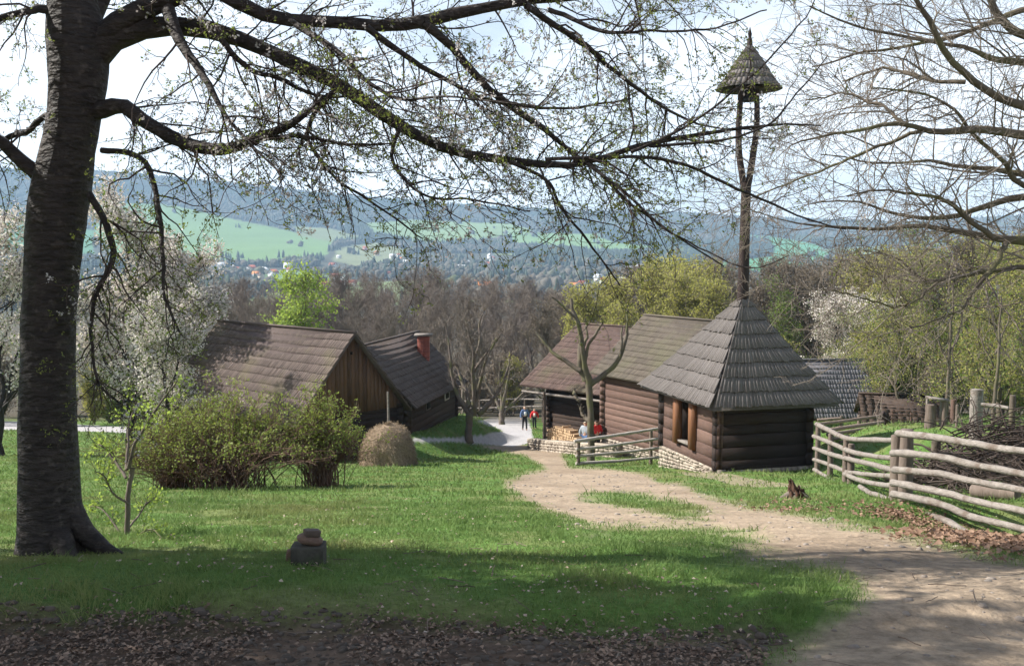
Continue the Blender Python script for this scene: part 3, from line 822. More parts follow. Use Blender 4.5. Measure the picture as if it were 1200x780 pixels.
# ---------------------------------------------------------------- the bell house
def bell_house():
    dL = unit([-0.262, 0.965]); dR = unit([0.965, 0.262])
    Ne = np.array([6.06, 29.3]); Le = Ne + 5.65 * dL; Re = Ne + 4.35 * dR; Fe = Le + 4.35 * dR
    ze = -3.04
    apex = np.array([7.68, 32.55]); za = 0.34
    root = empty('bell_house', P3((Ne + Fe) / 2, gz(*((Ne + Fe) / 2))), 'small dark log bell house with steep shingled pyramid roof and tall forked bell pole', 'bell house')
    A = P3(apex, za)
    mb = MB()
    c = [P3(Ne, ze), P3(Re, ze - 0.02), P3(Fe, ze), P3(Le, ze)]
    mb2 = MB()
    for k, (a, b, s) in enumerate(((0, 1, 11), (1, 2, 12), (2, 3, 13), (3, 0, 14))):
        shingles(mb, c[a], c[b], A, A, 8, 0.13, s, lift=0.075, flare=0.10, th=0.03)
    # hip boards
    mb.build('roof', M_shingle_grey, root)
    # walls
    Nw = Ne + 0.40 * dR + 0.50 * dL; Lw = Nw + 4.25 * dL; Rw = Nw + 3.30 * dR; Fw = Lw + 3.30 * dR
    zb = -4.98; zt = ze + 0.22
    lw = MB()
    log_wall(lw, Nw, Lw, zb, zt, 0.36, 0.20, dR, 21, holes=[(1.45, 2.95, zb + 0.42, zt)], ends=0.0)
    lw.build('lit_wall', M_log_warm, root)['label'] = 'reddish brown log wall with the doorway'  # lighter, warmer log colour carries the sunlight on this side
    dw = MB()
    log_wall(dw, Nw + dL * .02, Rw, zb - 0.05, zt, 0.36, 0.20, dL, 22, ends=0.06)
    log_wall(dw, Rw, Fw, zb, zt, 0.36, 0.20, -dR, 23, ends=0.1)
    log_wall(dw, Lw, Fw, zb, zt, 0.36, 0.20, -dL, 24, ends=0.1)
    dw.build('wall', M_log_dark_shade, root)  # near-black colour holds the shade of the walls turned from the sun
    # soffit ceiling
    sf = MB(); sf.hexa([P3(Nw, zt), P3(Rw, zt), P3(Fw, zt), P3(Lw, zt), P3(Nw, zt + .04), P3(Rw, zt + .04), P3(Fw, zt + .04), P3(Lw, zt + .04)]); sf.build('ceiling', M_log_dark_shade, root)
    fl = MB(); fl.hexa([P3(Nw + .1 * dR, zb), P3(Rw, zb), P3(Fw, zb), P3(Lw, zb), P3(Nw + .1 * dR, zb + .06), P3(Rw, zb + .06), P3(Fw, zb + .06), P3(Lw, zb + .06)]); fl.build('floor_boards', M_log_dark_shade, root)
    # door frame
    D3 = np.array([dL[0], dL[1], 0]); I3 = np.array([dR[0], dR[1], 0]); up = np.array([0, 0, 1.0])
    fr = MB()
    for s in (1.60, 2.80):
        fr.box(P3(Nw + dL * s, (zb + .34 + zt) / 2) - I3 * 0.015, D3 * 0.15, I3 * 0.13, up * (zt - zb - .34) / 2, 0.3)
    fr.build('door_frame', M_frame, root)
    sl = MB(); sl.box(P3(Nw + dL * 2.2, zb + 0.45) + I3 * .06, D3 * 0.44, I3 * 0.16, up * 0.035); sl.build('door_sill', M_greywood, root)
    dr = MB(); dr.box(P3(Nw + dL * 2.62, zb + .5 + .62) + I3 * 0.34, I3 * 0.30 + D3 * .04, D3 * 0.022, up * 0.62, 0.6)
    dr.build('open_door', M_log_dark_shade, root)
    ch = Tubes(); q = P3(Nw + dL * 1.98, zb + 0.9) + I3 * 0.02; ch.add(np.array([q, q + up * .5, q + up * 1.0]), np.array([.018] * 3), 6)
    ch.build('bell_rope', M_greywood, root)
    # rubble plinth
    st = MB()
    P0 = Nw + dL * -0.03 - dR * 0.0; P1 = Lw
    rubble(st, P0, P1, gz(*P0) - 0.25, gz(*P1) - .35, zb, zb, -dR, 5, depth=0.3)
    rubble(st, Nw, Rw, gz(*Nw) - 0.3, gz(*Rw) - .3, zb - 0.05, zb - 0.05, -dL, 6, depth=0.3)
    rubble(st, Rw, Fw, zb - 1.0, zb - 1.0, zb, zb, dR, 7, depth=0.3); rubble(st, Lw, Fw, zb - 1.6, zb - 1.0, zb, zb, dL, 8, depth=0.3)
    st.build('stone_plinth', M_lime, root)
    # the pole
    d0 = 32.55
    zz = lambda py: at(870, py, d0)[2]
    X = lambda px: at(px, 300, d0)[0]
    tb = Tubes(); r = rs(3)
    p = resample([(X(871), d0, za - 0.45, 0.20), (X(872), d0, zz(300), 0.178), (X(872.5), d0, zz(250), 0.165), (X(873), d0, zz(214), 0.165)], 14)
    tb.add(p[:, :3], p[:, 3], 12, 0.4, 0.06, r)
    for pts in ([(871, 225, .10), (868, 205, .11), (864, 180, .105), (863, 150, .10), (865, 104, .09)], [(874, 225, .10), (877, 205, .11), (881, 175, .105), (884, 145, .095), (883, 104, .085)]):
        p = resample([(X(a), d0, zz(b), c_) for a, b, c_ in pts], 14)
        tb.add(p[:, :3], p[:, 3], 10, 0.5, 0.08, r)
    pole = tb.build('bell_pole', M_pole, root)
    # collar of boards where the pole leaves the roof
    # cap roof: a cone in shingle courses
    cap = MB(); K = 34; zc0 = zz(105); zc1 = zz(52); R0 = 0.94; cx = X(874)
    n = 5
    for i in range(n):
        v0 = i / n; v1 = min(1, (i + 1.25) / n)
        rad = lambda v: R0 * (1 - v) ** 0.92 + 0.05 + 0.05 * (1 - v) ** 6
        for k in range(K):
            a0 = (k + (i % 2) * .5) * 2 * pi / K + 0.003; a1 = a0 + 2 * pi / K - 0.006
            jt = (r.rand() - .5) * .04; lf = 0.035
            f = lambda a, v, o_: np.array([cx + (rad(v) + o_) * math.cos(a), d0 + (rad(v) + o_) * math.sin(a), zc0 + (zc1 - zc0) * v])
            V = [f(a0, v0 + jt / n, lf - .02), f(a1, v0 + jt / n, lf - .02), f(a1, v1, -.015), f(a0, v1, -.015), f(a0, v0 + jt / n, lf), f(a1, v0 + jt / n, lf), f(a1, v1, .006), f(a0, v1, .006)]
            cap.hexa(V, r.rand())
    cap_o = cap.build('bell_cap_roof', M_shingle_grey, root)
    ft = Tubes(); zt_ = zc1
    ft.add(np.array([[cx, d0, zt_ - .1], [cx, d0, zt_ + .12], [cx, d0, zt_ + .22], [cx, d0, zt_ + .32], [cx, d0, zz(32)]]), np.array([.10, .085, .05, .065, .008]), 10, .5)
    ft.build('finial', M_pole, cap_o)
    bl = Tubes(); zb_ = zz(108)
    bl.add(np.array([[cx, d0, zb_ + .12], [cx, d0, zb_ + .10], [cx, d0, zb_ - .04], [cx, d0, zb_ - .20], [cx, d0, zb_ - .30], [cx, d0, zb_ - .34], [cx, d0, zb_ - .30]]), np.array([.01, .10, .17, .20, .25, .29, .24]), 18, .5)
    b_ = bl.build('bell', M_iron, root)
    yk = MB(); yk.beam((cx - .35, d0, zb_ + .16), (cx + .35, d0, zb_ + .16), .14, .16); yk.build('yoke', M_pole, root)
    rd = MB(); rd.box((cx, d0, zc0 + .02), (R0 * .62, 0, 0), (0, R0 * .62, 0), (0, 0, .02)); rd.build('cap_frame', M_pole, cap_o)
bell_house()

def gabled(name, label, ridgeA, ridgeB, eave_half, drop, mat_roof, wall_mat, base_z, n_c, bw, seed, wall_in=0.45, log_h=0.30, gable_plank=None, gable_at=('A', 'B'), zt_extra=0.0, cat='house', holes_front=(), ext=0.25, lift=0.05):
    """ridge from A to B (x,y,z); left side = +perp, returns root + helpers"""
    RA, RB = np.asarray(ridgeA, float), np.asarray(ridgeB, float)
    D = unit((RB - RA)[:2]); Pp = np.array([-D[1], D[0]])
    L_ = np.linalg.norm((RB - RA)[:2])
    cen = (RA + RB)[:2] / 2
    root = empty(name, P3(cen, gz(*cen)), label, cat)
    mb = MB()
    for sgn in (1, -1):
        e0 = P3(RA[:2] + Pp * eave_half * sgn, RA[2] - drop); e1 = P3(RB[:2] + Pp * eave_half * sgn, RB[2] - drop)
        if sgn > 0: shingles(mb, e1, e0, RB, RA, n_c, bw, seed + sgn, sag=0.06, lift=lift)
        else: shingles(mb, e0, e1, RA, RB, n_c, bw, seed + sgn, sag=0.06, lift=lift)
    # ridge capping and verge boards
    mb.beam(RA + [0, 0, .03], RB + [0, 0, .03], .16, .07, .8)
    rf = mb.build('roof', mat_roof, root)
    half_w = eave_half - wall_in; tan = drop / eave_half
    zt = RA[2] - half_w * tan - 0.06
    cA = RA[:2] + D * wall_in; cB = RB[:2] - D * wall_in
    corners = [cA + Pp * half_w, cB + Pp * half_w, cB - Pp * half_w, cA - Pp * half_w]
    wl = MB()
    log_wall(wl, corners[0], corners[1], base_z, zt, log_h, .2, -Pp, seed + 5, ends=.12)
    log_wall(wl, corners[2], corners[3], base_z, zt, log_h, .2, Pp, seed + 6, ends=.12, holes=holes_front)
    log_wall(wl, corners[0], corners[3], base_z, zt - .01, log_h, .2, D, seed + 7, ends=.12)
    log_wall(wl, corners[1], corners[2], base_z, zt - .01, log_h, .2, -D, seed + 8, ends=.12)
    wl.build('wall', wall_mat, root)
    # gables of upright boards
    r = rs(seed)
    for c0, dd in ((cA, -D), (cB, D)):
        gp = MB()
        n = int(2 * half_w / 0.20)
        for i in range(n):
            s0 = -half_w + 2 * half_w * i / n; s1 = -half_w + 2 * half_w * (i + 1) / n
            o_ = P3(dd * (0.03 + .02 * r.rand()), 0); th = P3(-dd * .03, 0)
            z_ = lambda s: RA[2] - abs(s) * tan - 0.07
            zb_ = zt - 0.16
            q = [P3(c0 + Pp * (s0 + .004), zb_), P3(c0 + Pp * (s1 - .004), zb_), P3(c0 + Pp * (s1 - .004), max(z_(s1), zb_ + .02)), P3(c0 + Pp * (s0 + .004), max(z_(s0), zb_ + .02))]
            gp.hexa([p + o_ + th for p in q] + [p + o_ for p in q], r.rand())
        gp.build('gable_boards', gable_plank or M_plank, root)
    return root, corners, zt, D, Pp, rf

def at_ground_z(xy, off=0): return gz(xy[0], xy[1]) + off

# ---- barn with the brown board gable
rA = np.array([-6.4, 40.0, CAMZ - 3.13]); D_ = unit([-.72, .69]); rB = np.array([*(rA[:2] + D_ * 10.9), CAMZ - 3.13])
barn, cs, zt, DD, PP, _ = gabled('barn', 'brown boarded barn with a purplish shingle roof behind the bushes', rA, rB, 3.0, 3.55, M_shingle_brown, M_log_dark_shade, gz(-6, 41) - .6, 11, .15, 31, wall_in=.35, cat='barn')
st = MB(); gq = rA[:2] + DD * .33
st.box(P3(gq, rA[2] - .85) + P3(-DD * .045, 0), P3(PP * .05, 0), P3(DD * .01, 0), (0, 0, .06)); st.build('vent_hole', M_dark, barn)

# ---- house with the brick chimney
rA2 = np.array([-7.35, 46.3, CAMZ - 4.3]); D2 = unit([.2, .98]); rB2 = np.array([*(rA2[:2] + D2 * 10.0), CAMZ - 4.3])
h2, cs2, zt2, DD2, PP2, rf2 = gabled('farm_house', 'dark log house with a shingle roof and a red brick chimney', rA2, rB2, 2.9, 2.85, M_shingle_dark, M_log_mid, gz(-5, 51) - .5, 11, .15, 41, wall_in=.55)
ck = MB(); cp = at(497, 410, 53.5); ck_r = rs(5)
cxy = np.array([-4.82, 53.3]); zr = CAMZ - 4.3 - 2.55
for i in range(24):
    for sx in (-1, 1):
        o_ = 0.0 if i % 2 else 0.02
        ck.box((cxy[0] + sx * .16, cxy[1], zr + i * .105), (.155, 0, 0), (0, .30 + o_ * .2, 0), (0, 0, .047), ck_r.rand())
ck.box((cxy[0], cxy[1], zr + 12 * .105), (.29, 0, 0), (0, .27, 0), (0, 0, 12 * .105), 1.0)
chim = ck.build('chimney', M_brick, rf2)
cc = MB(); cc.box((cxy[0], cxy[1], zr + 24.6 * .105), (.48, 0, 0), (0, .44, 0), (0, 0, .05)); cc.build('chimney_cap', M_greywood, chim)
for k, s in enumerate((3.2, 6.8)):
    wq = cs2[3] + unit(cs2[2] - cs2[3]) * s; wn = -PP2
    wb = MB(); wb.box(P3(wq + wn * .03, zt2 - .75), P3(DD2 * .42, 0), P3(wn * .03, 0), (0, 0, .38)); fw = wb.build('window', M_white if k else M_post, h2)
    pn = MB(); pn.box(P3(wq + wn * .065, zt2 - .75), P3(DD2 * .33, 0), P3(wn * .006, 0), (0, 0, .30)); pn.build('pane', M_dark, fw)
pl = MB(); rubble(pl, cs2[3], cs2[2], gz(*cs2[3]) - .3, gz(*cs2[2]) - .3, gz(-5, 51) - .3, gz(-5, 51) - .3, -PP2, 3); pl.build('stone_plinth', M_lime, h2)

# ---- two log houses on the right of the lane
eA = np.array([.40, 54.3]); dA = unit([3.9, -4.0]); nA = unit([.72, .69])
r0 = eA + nA * 4.8; r1 = r0 + dA * 7.6
zA = CAMZ - 3.95
h3, cs3, zt3, D3_, P3_, _ = gabled('log_house', 'log house with a reddish brown mossy roof and firewood stacked at its wall', P3(r1, zA), P3(r0, zA), 4.8, 3.2, M_shingle_red, M_log_mid, gz(3, 52) + .15, 13, .15, 51, wall_in=1.1, gable_plank=M_plank)
eB = np.array([3.63, 45.4]); dB = unit([.49, -.87]); nB = unit([.87, .49])
r0 = eB + nB * 3.1; r1 = r0 + dB * 7.6
zB = CAMZ - 2.81
h4, cs4, zt4, D4_, P4_, _ = gabled('log_house', 'log house with a grey green mossy roof close behind the bell house', P3(r1, zB), P3(r0, zB), 3.1, 2.62, M_shingle_moss, M_log_warm, gz(5, 43) + .55, 12, .15, 61, wall_in=.40, gable_plank=M_log_warm)
pl = MB()
for (a, b, nn) in ((cs4[0], cs4[1], P4_), (cs4[2], cs4[3], -P4_), (cs4[1], cs4[2], D4_)):
    rubble(pl, a, b, gz(*a) - .4, gz(*b) - .4, gz(5, 43) + .55, gz(5, 43) + .55, nn, 9)
pl.build('stone_plinth', M_lime, h4)
pl = MB()
for (a, b, nn) in ((cs3[0], cs3[1], P3_), (cs3[1], cs3[2], D3_)):
    rubble(pl, a, b, gz(*a) - .4, gz(*b) - .4, gz(3, 52) + .15, gz(3, 52) + .15, nn, 19)
pl.build('stone_plinth', M_lime, h3)
# board door between the houses
db = MB()
q0 = at(706, 480, 46.5); 
for i in range(6): db.box((q0[0] + i * .17, 46.5 - i * .03, q0[2]), (.08, 0, 0), (0, .03, 0), (0, 0, .78), rs(i).rand())
db.build('board_door', M_log_warm, h4)
# porch beam and its post on the left house
pb = Tubes(); a = at(612, 458, 53.2); b = at(712, 471, 47.5)
pb.add_capped(np.array([a, (a + b) / 2, b]), np.array([.06, .07, .06]), 8)
pb.build('porch_beam', M_greywood, h3)
for px_ in (638, 706):
    po = Tubes(); a = at(px_, 462, 51.5 if px_ < 660 else 47.6); pg = gz(a[0], a[1])
    po.add(np.array([[a[0], a[1], pg - .3], [a[0], a[1], (pg + a[2]) / 2], [a[0], a[1], a[2] + .15]]), np.array([.09, .085, .08]), 8); po.build('porch_post', M_post, h3)

M_hut = mat('old_thatch', (0.085, 0.062, 0.050), (0.045, 0.033, 0.028), rough=.95, scale=4, bump=.8, tint_w=.12)
# ---- grey roofed shed behind the bell house, and the low hut
zS = CAMZ - 5.57
h5, *_ = gabled('shed', 'shed with a slate grey shingle roof seen past the right side of the bell house', (13.2, 52.6, zS), (19.0, 52.6, zS), 2.6, 2.75, M_shingle_slate, M_log_dark_shade, gz(16, 50) - .2, 12, .15, 71, wall_in=.3, cat='shed')
zH = at(1065, 466, 46)[2]
h6, *_ = gabled('hut', 'low dark hut with a sagging mossy roof behind the corral', (16.9, 47.5, zH), (21.0, 46.6, zH), 1.7, 1.15, M_hut, M_log_dark_shade, gz(19, 46) - .4, 8, .30, 81, wall_in=.3, lift=.025, cat='hut')

# ---------------------------------------------------------------- valley town
def town():
    r = rs(40)
    walls = {'white': mat('white_render', (0.72, 0.71, 0.68), (0.6, 0.6, 0.58), bump=0), 'cream': mat('cream_render', (0.55, 0.47, 0.36), (0.5, 0.42, 0.33), bump=0), 'pink': mat('pink_render', (0.55, 0.28, 0.25), (0.5, 0.26, 0.22), bump=0)}
    roofs = {'red': mat('red_tiles', (0.34, 0.10, 0.06), (0.26, 0.08, 0.05), bump=0), 'grey': mat('pale_sheet_roof', (0.55, 0.56, 0.58), (0.42, 0.43, 0.45), bump=0), 'orange': mat('orange_tiles', (0.60, 0.22, 0.07), (0.5, 0.18, 0.06), bump=0), 'brown': mat('brown_tiles', (0.12, 0.08, 0.07), (0.09, 0.06, 0.05), bump=0)}
    protos = {}
    spots = []
    fixed = [(470, 303, 'orange', 'white'), (545, 308, 'orange', 'cream'), (402, 263, 'grey', 'white'), (400, 262, 'grey', 'white'), (423, 282, 'red', 'pink'), (428, 290, 'red', 'pink'), (640, 312, 'grey', 'white'), (653, 326, 'grey', 'white'),
             (647, 322, 'grey', 'cream'), (702, 326, 'grey', 'white'), (708, 334, 'grey', 'white'), (698, 338, 'brown', 'white'), (575, 300, 'grey', 'white'), (572, 315, 'brown', 'white'), (512, 302, 'red', 'cream'), (520, 304, 'red', 'white'), (258, 312, 'grey', 'white'), (283, 308, 'grey', 'cream'), (262, 318, 'brown', 'cream'), (295, 316, 'red', 'cream')]
    for f in fixed: spots.append(f)
    while len(spots) < 96:
        px_ = 245 + 545 * r.rand(); py_ = 296 + 44 * r.rand()
        if px_ < 380 and not (306 < py_ < 324): continue
        if 600 < px_ < 800 and py_ < 312: continue
        spots.append((px_, py_, ['red', 'grey', 'brown', 'grey', 'orange', 'red'][r.randint(6)], ['white', 'cream', 'white'][r.randint(3)]))
    for (px_, py_, rc, wc) in spots:
        g = ground_at(px_, py_ + 3)
        key = (rc, wc)
        if key not in protos:
            root = empty('town_house', (0, 0, 0), 'tiny %s walled house with %s roof in the far valley town' % (wc, {'red': 'red tiled', 'grey': 'pale grey', 'orange': 'bright orange', 'brown': 'dark brown'}[rc]), 'house', 'distant %s walled houses with %s roofs' % (wc, rc))
            b = MB(); b.box((0, 0, 1.5), (5.2, 0, 0), (0, 4, 0), (0, 0, 4.0)); 
            b.add([(-5.2, -4, 5.5), (-5.2, 4, 5.5), (-5.2, 0, 8.6)], [], [(0, 1, 2)]); b.add([(5.2, -4, 5.5), (5.2, 4, 5.5), (5.2, 0, 8.6)], [], [(0, 2, 1)])
            b.build('wall', walls[wc], root)
            q = MB()
            for s in (1, -1):
                q.hexa([(-5.9, s * 4.9, 4.75), (5.9, s * 4.9, 4.75), (5.9, 0, 8.75), (-5.9, 0, 8.75), (-5.9, s * 4.9, 5.0), (5.9, s * 4.9, 5.0), (5.9, 0, 9.0), (-5.9, 0, 9.0)])
            q.build('roof', roofs[rc], root)
            protos[key] = root; o = root
        else: o = copy_tree(protos[key])
        o.location = (g[0], g[1], g[2]); o.rotation_euler = (0, 0, r.rand() * pi)
        s = 0.75 + 0.6 * r.rand(); o.scale = (s, s, s)
town()
# ---------------------------------------------------------------- tree materials
M_bark_cherry = mat('cherry_bark', (0.052, 0.041, 0.036), (0.010, 0.008, 0.007), rough=0.75, scale=9, streak=(1, 1, 2.6), bump=1.0, bscale=11, tint_w=0.05, spec=0.3, c3=(0.085, 0.070, 0.060), c3_scale=16, c3_lo=0.58, c3_hi=0.75, dist=0.05, detail=9)
M_twig_cherry = mat('cherry_twig', (0.070, 0.050, 0.044), (0.030, 0.022, 0.020), rough=0.8, scale=6, bump=0)
M_leaf_young = mat('young_leaf', (0.105, 0.135, 0.035), (0.130, 0.110, 0.050), rough=0.6, scale=2.5, bump=0, translucent=0.4, tcol=(0.24, 0.30, 0.06), tint_w=0.8)
M_petal = mat('white_petal', (0.60, 0.58, 0.55), (0.36, 0.31, 0.29), rough=0.7, scale=3, bump=0, translucent=0.3, tint_w=0.8)
M_bark_bare = mat('grey_bark', (0.190, 0.155, 0.130), (0.075, 0.060, 0.052), rough=0.85, scale=3, bump=0.5, bscale=9, tint_w=0.4, c3=(0.125, 0.13, 0.055), c3_scale=1.6, c3_lo=0.5, c3_hi=0.68)
M_bark_moss = mat('mossy_bark', (0.150, 0.125, 0.095), (0.060, 0.048, 0.038), rough=0.85, scale=4, bump=0.6, bscale=10, tint_w=0.3, c3=(0.125, 0.125, 0.055), c3_scale=1.5, c3_lo=0.50, c3_hi=0.68)
M_twig_wood = mat('winter_twig', (0.230, 0.195, 0.165), (0.120, 0.096, 0.082), rough=0.9, scale=0.5, bump=0, tint_w=0.7)
M_twig_pale = mat('pale_twig', (0.24, 0.205, 0.17), (0.11, 0.09, 0.075), rough=0.85, scale=0.8, bump=0, tint_w=0.7)
M_blossom = mat('blossom', (0.80, 0.76, 0.72), (0.52, 0.44, 0.38), rough=0.8, scale=0.8, bump=0, translucent=0.25, tint_w=0.75)
M_leaf_green = mat('fresh_leaf', (0.140, 0.200, 0.045), (0.080, 0.115, 0.030), rough=0.7, scale=0.8, bump=0, translucent=0.35, tcol=(0.22, 0.30, 0.06), tint_w=0.7)
M_leaf_yellow = mat('catkin_leaf', (0.360, 0.350, 0.120), (0.240, 0.215, 0.085), rough=0.7, scale=0.8, bump=0, translucent=0.45, tcol=(0.42, 0.42, 0.10), tint_w=0.7)
M_leaf_lime = mat('lime_leaf', (0.270, 0.360, 0.075), (0.180, 0.260, 0.060), rough=0.7, scale=0.8, bump=0, translucent=0.45, tcol=(0.36, 0.46, 0.09), tint_w=0.7)
M_leaf_brown = mat('brown_bud', (0.240, 0.195, 0.135), (0.14, 0.11, 0.08), rough=0.8, scale=0.8, bump=0, tint_w=0.7)

def world_limb(pts, d0, d1, K=24, bow=0.0):
    """photo-traced limb -> real limb: points (px, py, radius px), depth runs d0..d1"""
    n = len(pts); out_ = []
    xs = np.array([p[0] for p in pts], float); ys = np.array([p[1] for p in pts], float)
    cum = np.concatenate([[0], np.cumsum(np.hypot(np.diff(xs), np.diff(ys)))]); cum /= cum[-1]
    for (px, py, r_), f in zip(pts, cum):
        d = d0 + (d1 - d0) * f + bow * math.sin(pi * f)
        q = at(px, py, d); out_.append((q[0], q[1], q[2], r_ * d / F))
    q = resample(out_, K)
    return q[:, :3], q[:, 3]

# ---------------------------------------------------------------- the old cherry in front
CH = [  # (depth0, depth1, bow, points)
    (7.0, 6.6, 0, [(105, 62, 16), (135, 36, 15), (168, 14, 12), (205, -4, 12), (260, -38, 10), (350, -90, 8), (480, -150, 5), (640, -190, 2)]),
    (7.0, 6.2, 0.2, [(108, 74, 15), (140, 42, 13.5), (190, 31, 11.5), (250, 36, 9.8), (300, 53, 8.4), (350, 76, 8.5), (400, 101, 8), (440, 125, 7.5), (470, 147, 7), (510, 168, 6.3), (545, 180, 5.6), (600, 190, 5), (660, 196, 4), (700, 190, 3.5), (760, 172, 3), (830, 160, 2.3), (900, 150, 1.5), (965, 152, .8)]),
    (6.7, 6.6, 0.2, [(215, -10, 9), (250, -12, 8), (290, 10, 8), (330, 24, 7.5), (380, 27, 7), (430, 32, 7), (480, 30, 7), (510, 24, 7), (550, 14, 6.5), (600, 6, 5.5), (640, 0, 5), (720, -6, 4), (800, -3, 3), (880, -6, 2), (960, -14, 1)]),
    (7.0, 6.3, 0, [(95, 132, 12), (122, 128, 9.5), (143, 124, 8.8), (165, 140, 8), (200, 162, 8), (235, 172, 7.3), (265, 175, 6.6), (300, 163, 5.5), (335, 150, 4.5), (360, 132, 3.2), (374, 116, 2.2)]),
    (6.5, 6.2, 0, [(296, 165, 3.4), (330, 158, 3), (370, 160, 2.2), (410, 166, 1.6), (465, 163, 1)]),
    (6.6, 7.4, 0, [(496, 28, 5), (525, 50, 5), (550, 80, 4.5), (575, 108, 4), (605, 132, 3.5), (635, 152, 3), (670, 180, 2.5), (705, 205, 2), (740, 240, 1.6), (790, 275, 1.2), (845, 310, .8)]),
    (6.6, 7.2, 0, [(616, 6, 4), (650, 32, 3.5), (690, 60, 3), (730, 95, 2.2), (770, 125, 1.8), (825, 150, 1.2), (880, 155, .8)]),
    (6.6, 6.0, 0, [(645, 12, 3), (680, 26, 2.5), (710, 38, 2.2), (760, 36, 1.6), (830, 35, 1.2), (900, 10, .8)]),
    (6.3, 6.5, 0, [(598, 190, 2.6), (640, 212, 2), (655, 240, 1.8), (690, 285, 1.4), (725, 332, .8)]),
    (6.3, 5.8, 0, [(690, 192, 2.4), (730, 222, 1.9), (775, 262, 1.4), (815, 285, 1), (880, 312, .8), (925, 296, .6)]),
    (6.3, 6.8, 0, [(640, 186, 2.4), (720, 184, 2.2), (790, 188, 2), (850, 212, 1.8), (915, 240, 1.3), (990, 264, .7)]),
    (6.2, 6.2, 0, [(740, 178, 2.2), (800, 150, 1.6), (860, 100, 1.3), (905, 60, 1.1), (950, 5, .8), (970, -40, .5)]),
    (6.2, 6.0, 0, [(760, 172, 2), (840, 166, 1.6), (905, 148, 1.2), (940, 110, 1), (975, 72, .6)]),
    (6.9, 6.6, 0, [(104, 228, 4), (122, 262, 4), (133, 305, 3.4), (112, 350, 2.8), (107, 400, 2), (114, 450, 1.5), (132, 472, 1)]),
    (6.9, 6.3, 0, [(120, 175, 3.5), (165, 185, 3.2), (185, 240, 3), (190, 300, 2.4), (191, 350, 1.8), (214, 396, 1.2)]),
    (6.8, 6.0, 0, [(196, 10, 8), (206, 36, 6.5), (220, 62, 5.5), (240, 92, 4), (262, 130, 2.6), (290, 165, 1.8), (330, 205, 1.2)]),
    (7.0, 6.8, 0, [(60, 238, 12), (48, 213, 10), (25, 192, 8), (0, 170, 7), (-50, 140, 5), (-110, 120, 3)]),
    (7.0, 7.4, 0, [(66, 134, 4), (50, 138, 3.6), (30, 156, 3.4), (8, 162, 3.2), (-25, 190, 2.4), (-70, 215, 1.5)]),
    (7.0, 6.5, 0, [(88, 22, 9), (60, 14, 5.5), (42, 12, 4.6), (10, 18, 4), (-40, 40, 3), (-90, 70, 1.6)]),
    (7.0, 8.3, 0, [(90, 30, 10), (70, -30, 8), (20, -90, 6), (-70, -140, 4), (-160, -170, 2)]),
    (7.0, 8.6, 0, [(92, 60, 12), (130, -20, 9), (190, -70, 7), (300, -110, 5), (430, -120, 3), (560, -110, 1.5)]),
    (6.6, 7.6, 0, [(430, 32, 4), (470, 60, 3.4), (520, 90, 2.6), (580, 120, 2), (660, 130, 1.5), (740, 120, 1)]),
    (6.6, 5.7, 0, [(340, 24, 4), (390, 60, 3), (430, 100, 2.3), (470, 120, 1.8), (520, 118, 1.3), (600, 128, .8)]),
    (6.7, 6.9, 0, [(250, 36, 4), (290, 80, 3), (330, 95, 2.4), (380, 115, 1.8), (430, 112, 1.2)]),
    (6.6, 6.4, 0, [(400, 101, 3.5), (360, 150, 2.4), (390, 200, 1.8), (440, 235, 1.4), (500, 280, .8)]),
    (6.5, 6.0, 0, [(470, 147, 3), (460, 190, 2), (500, 230, 1.5), (560, 235, 1.2), (620, 250, .7)]),
]
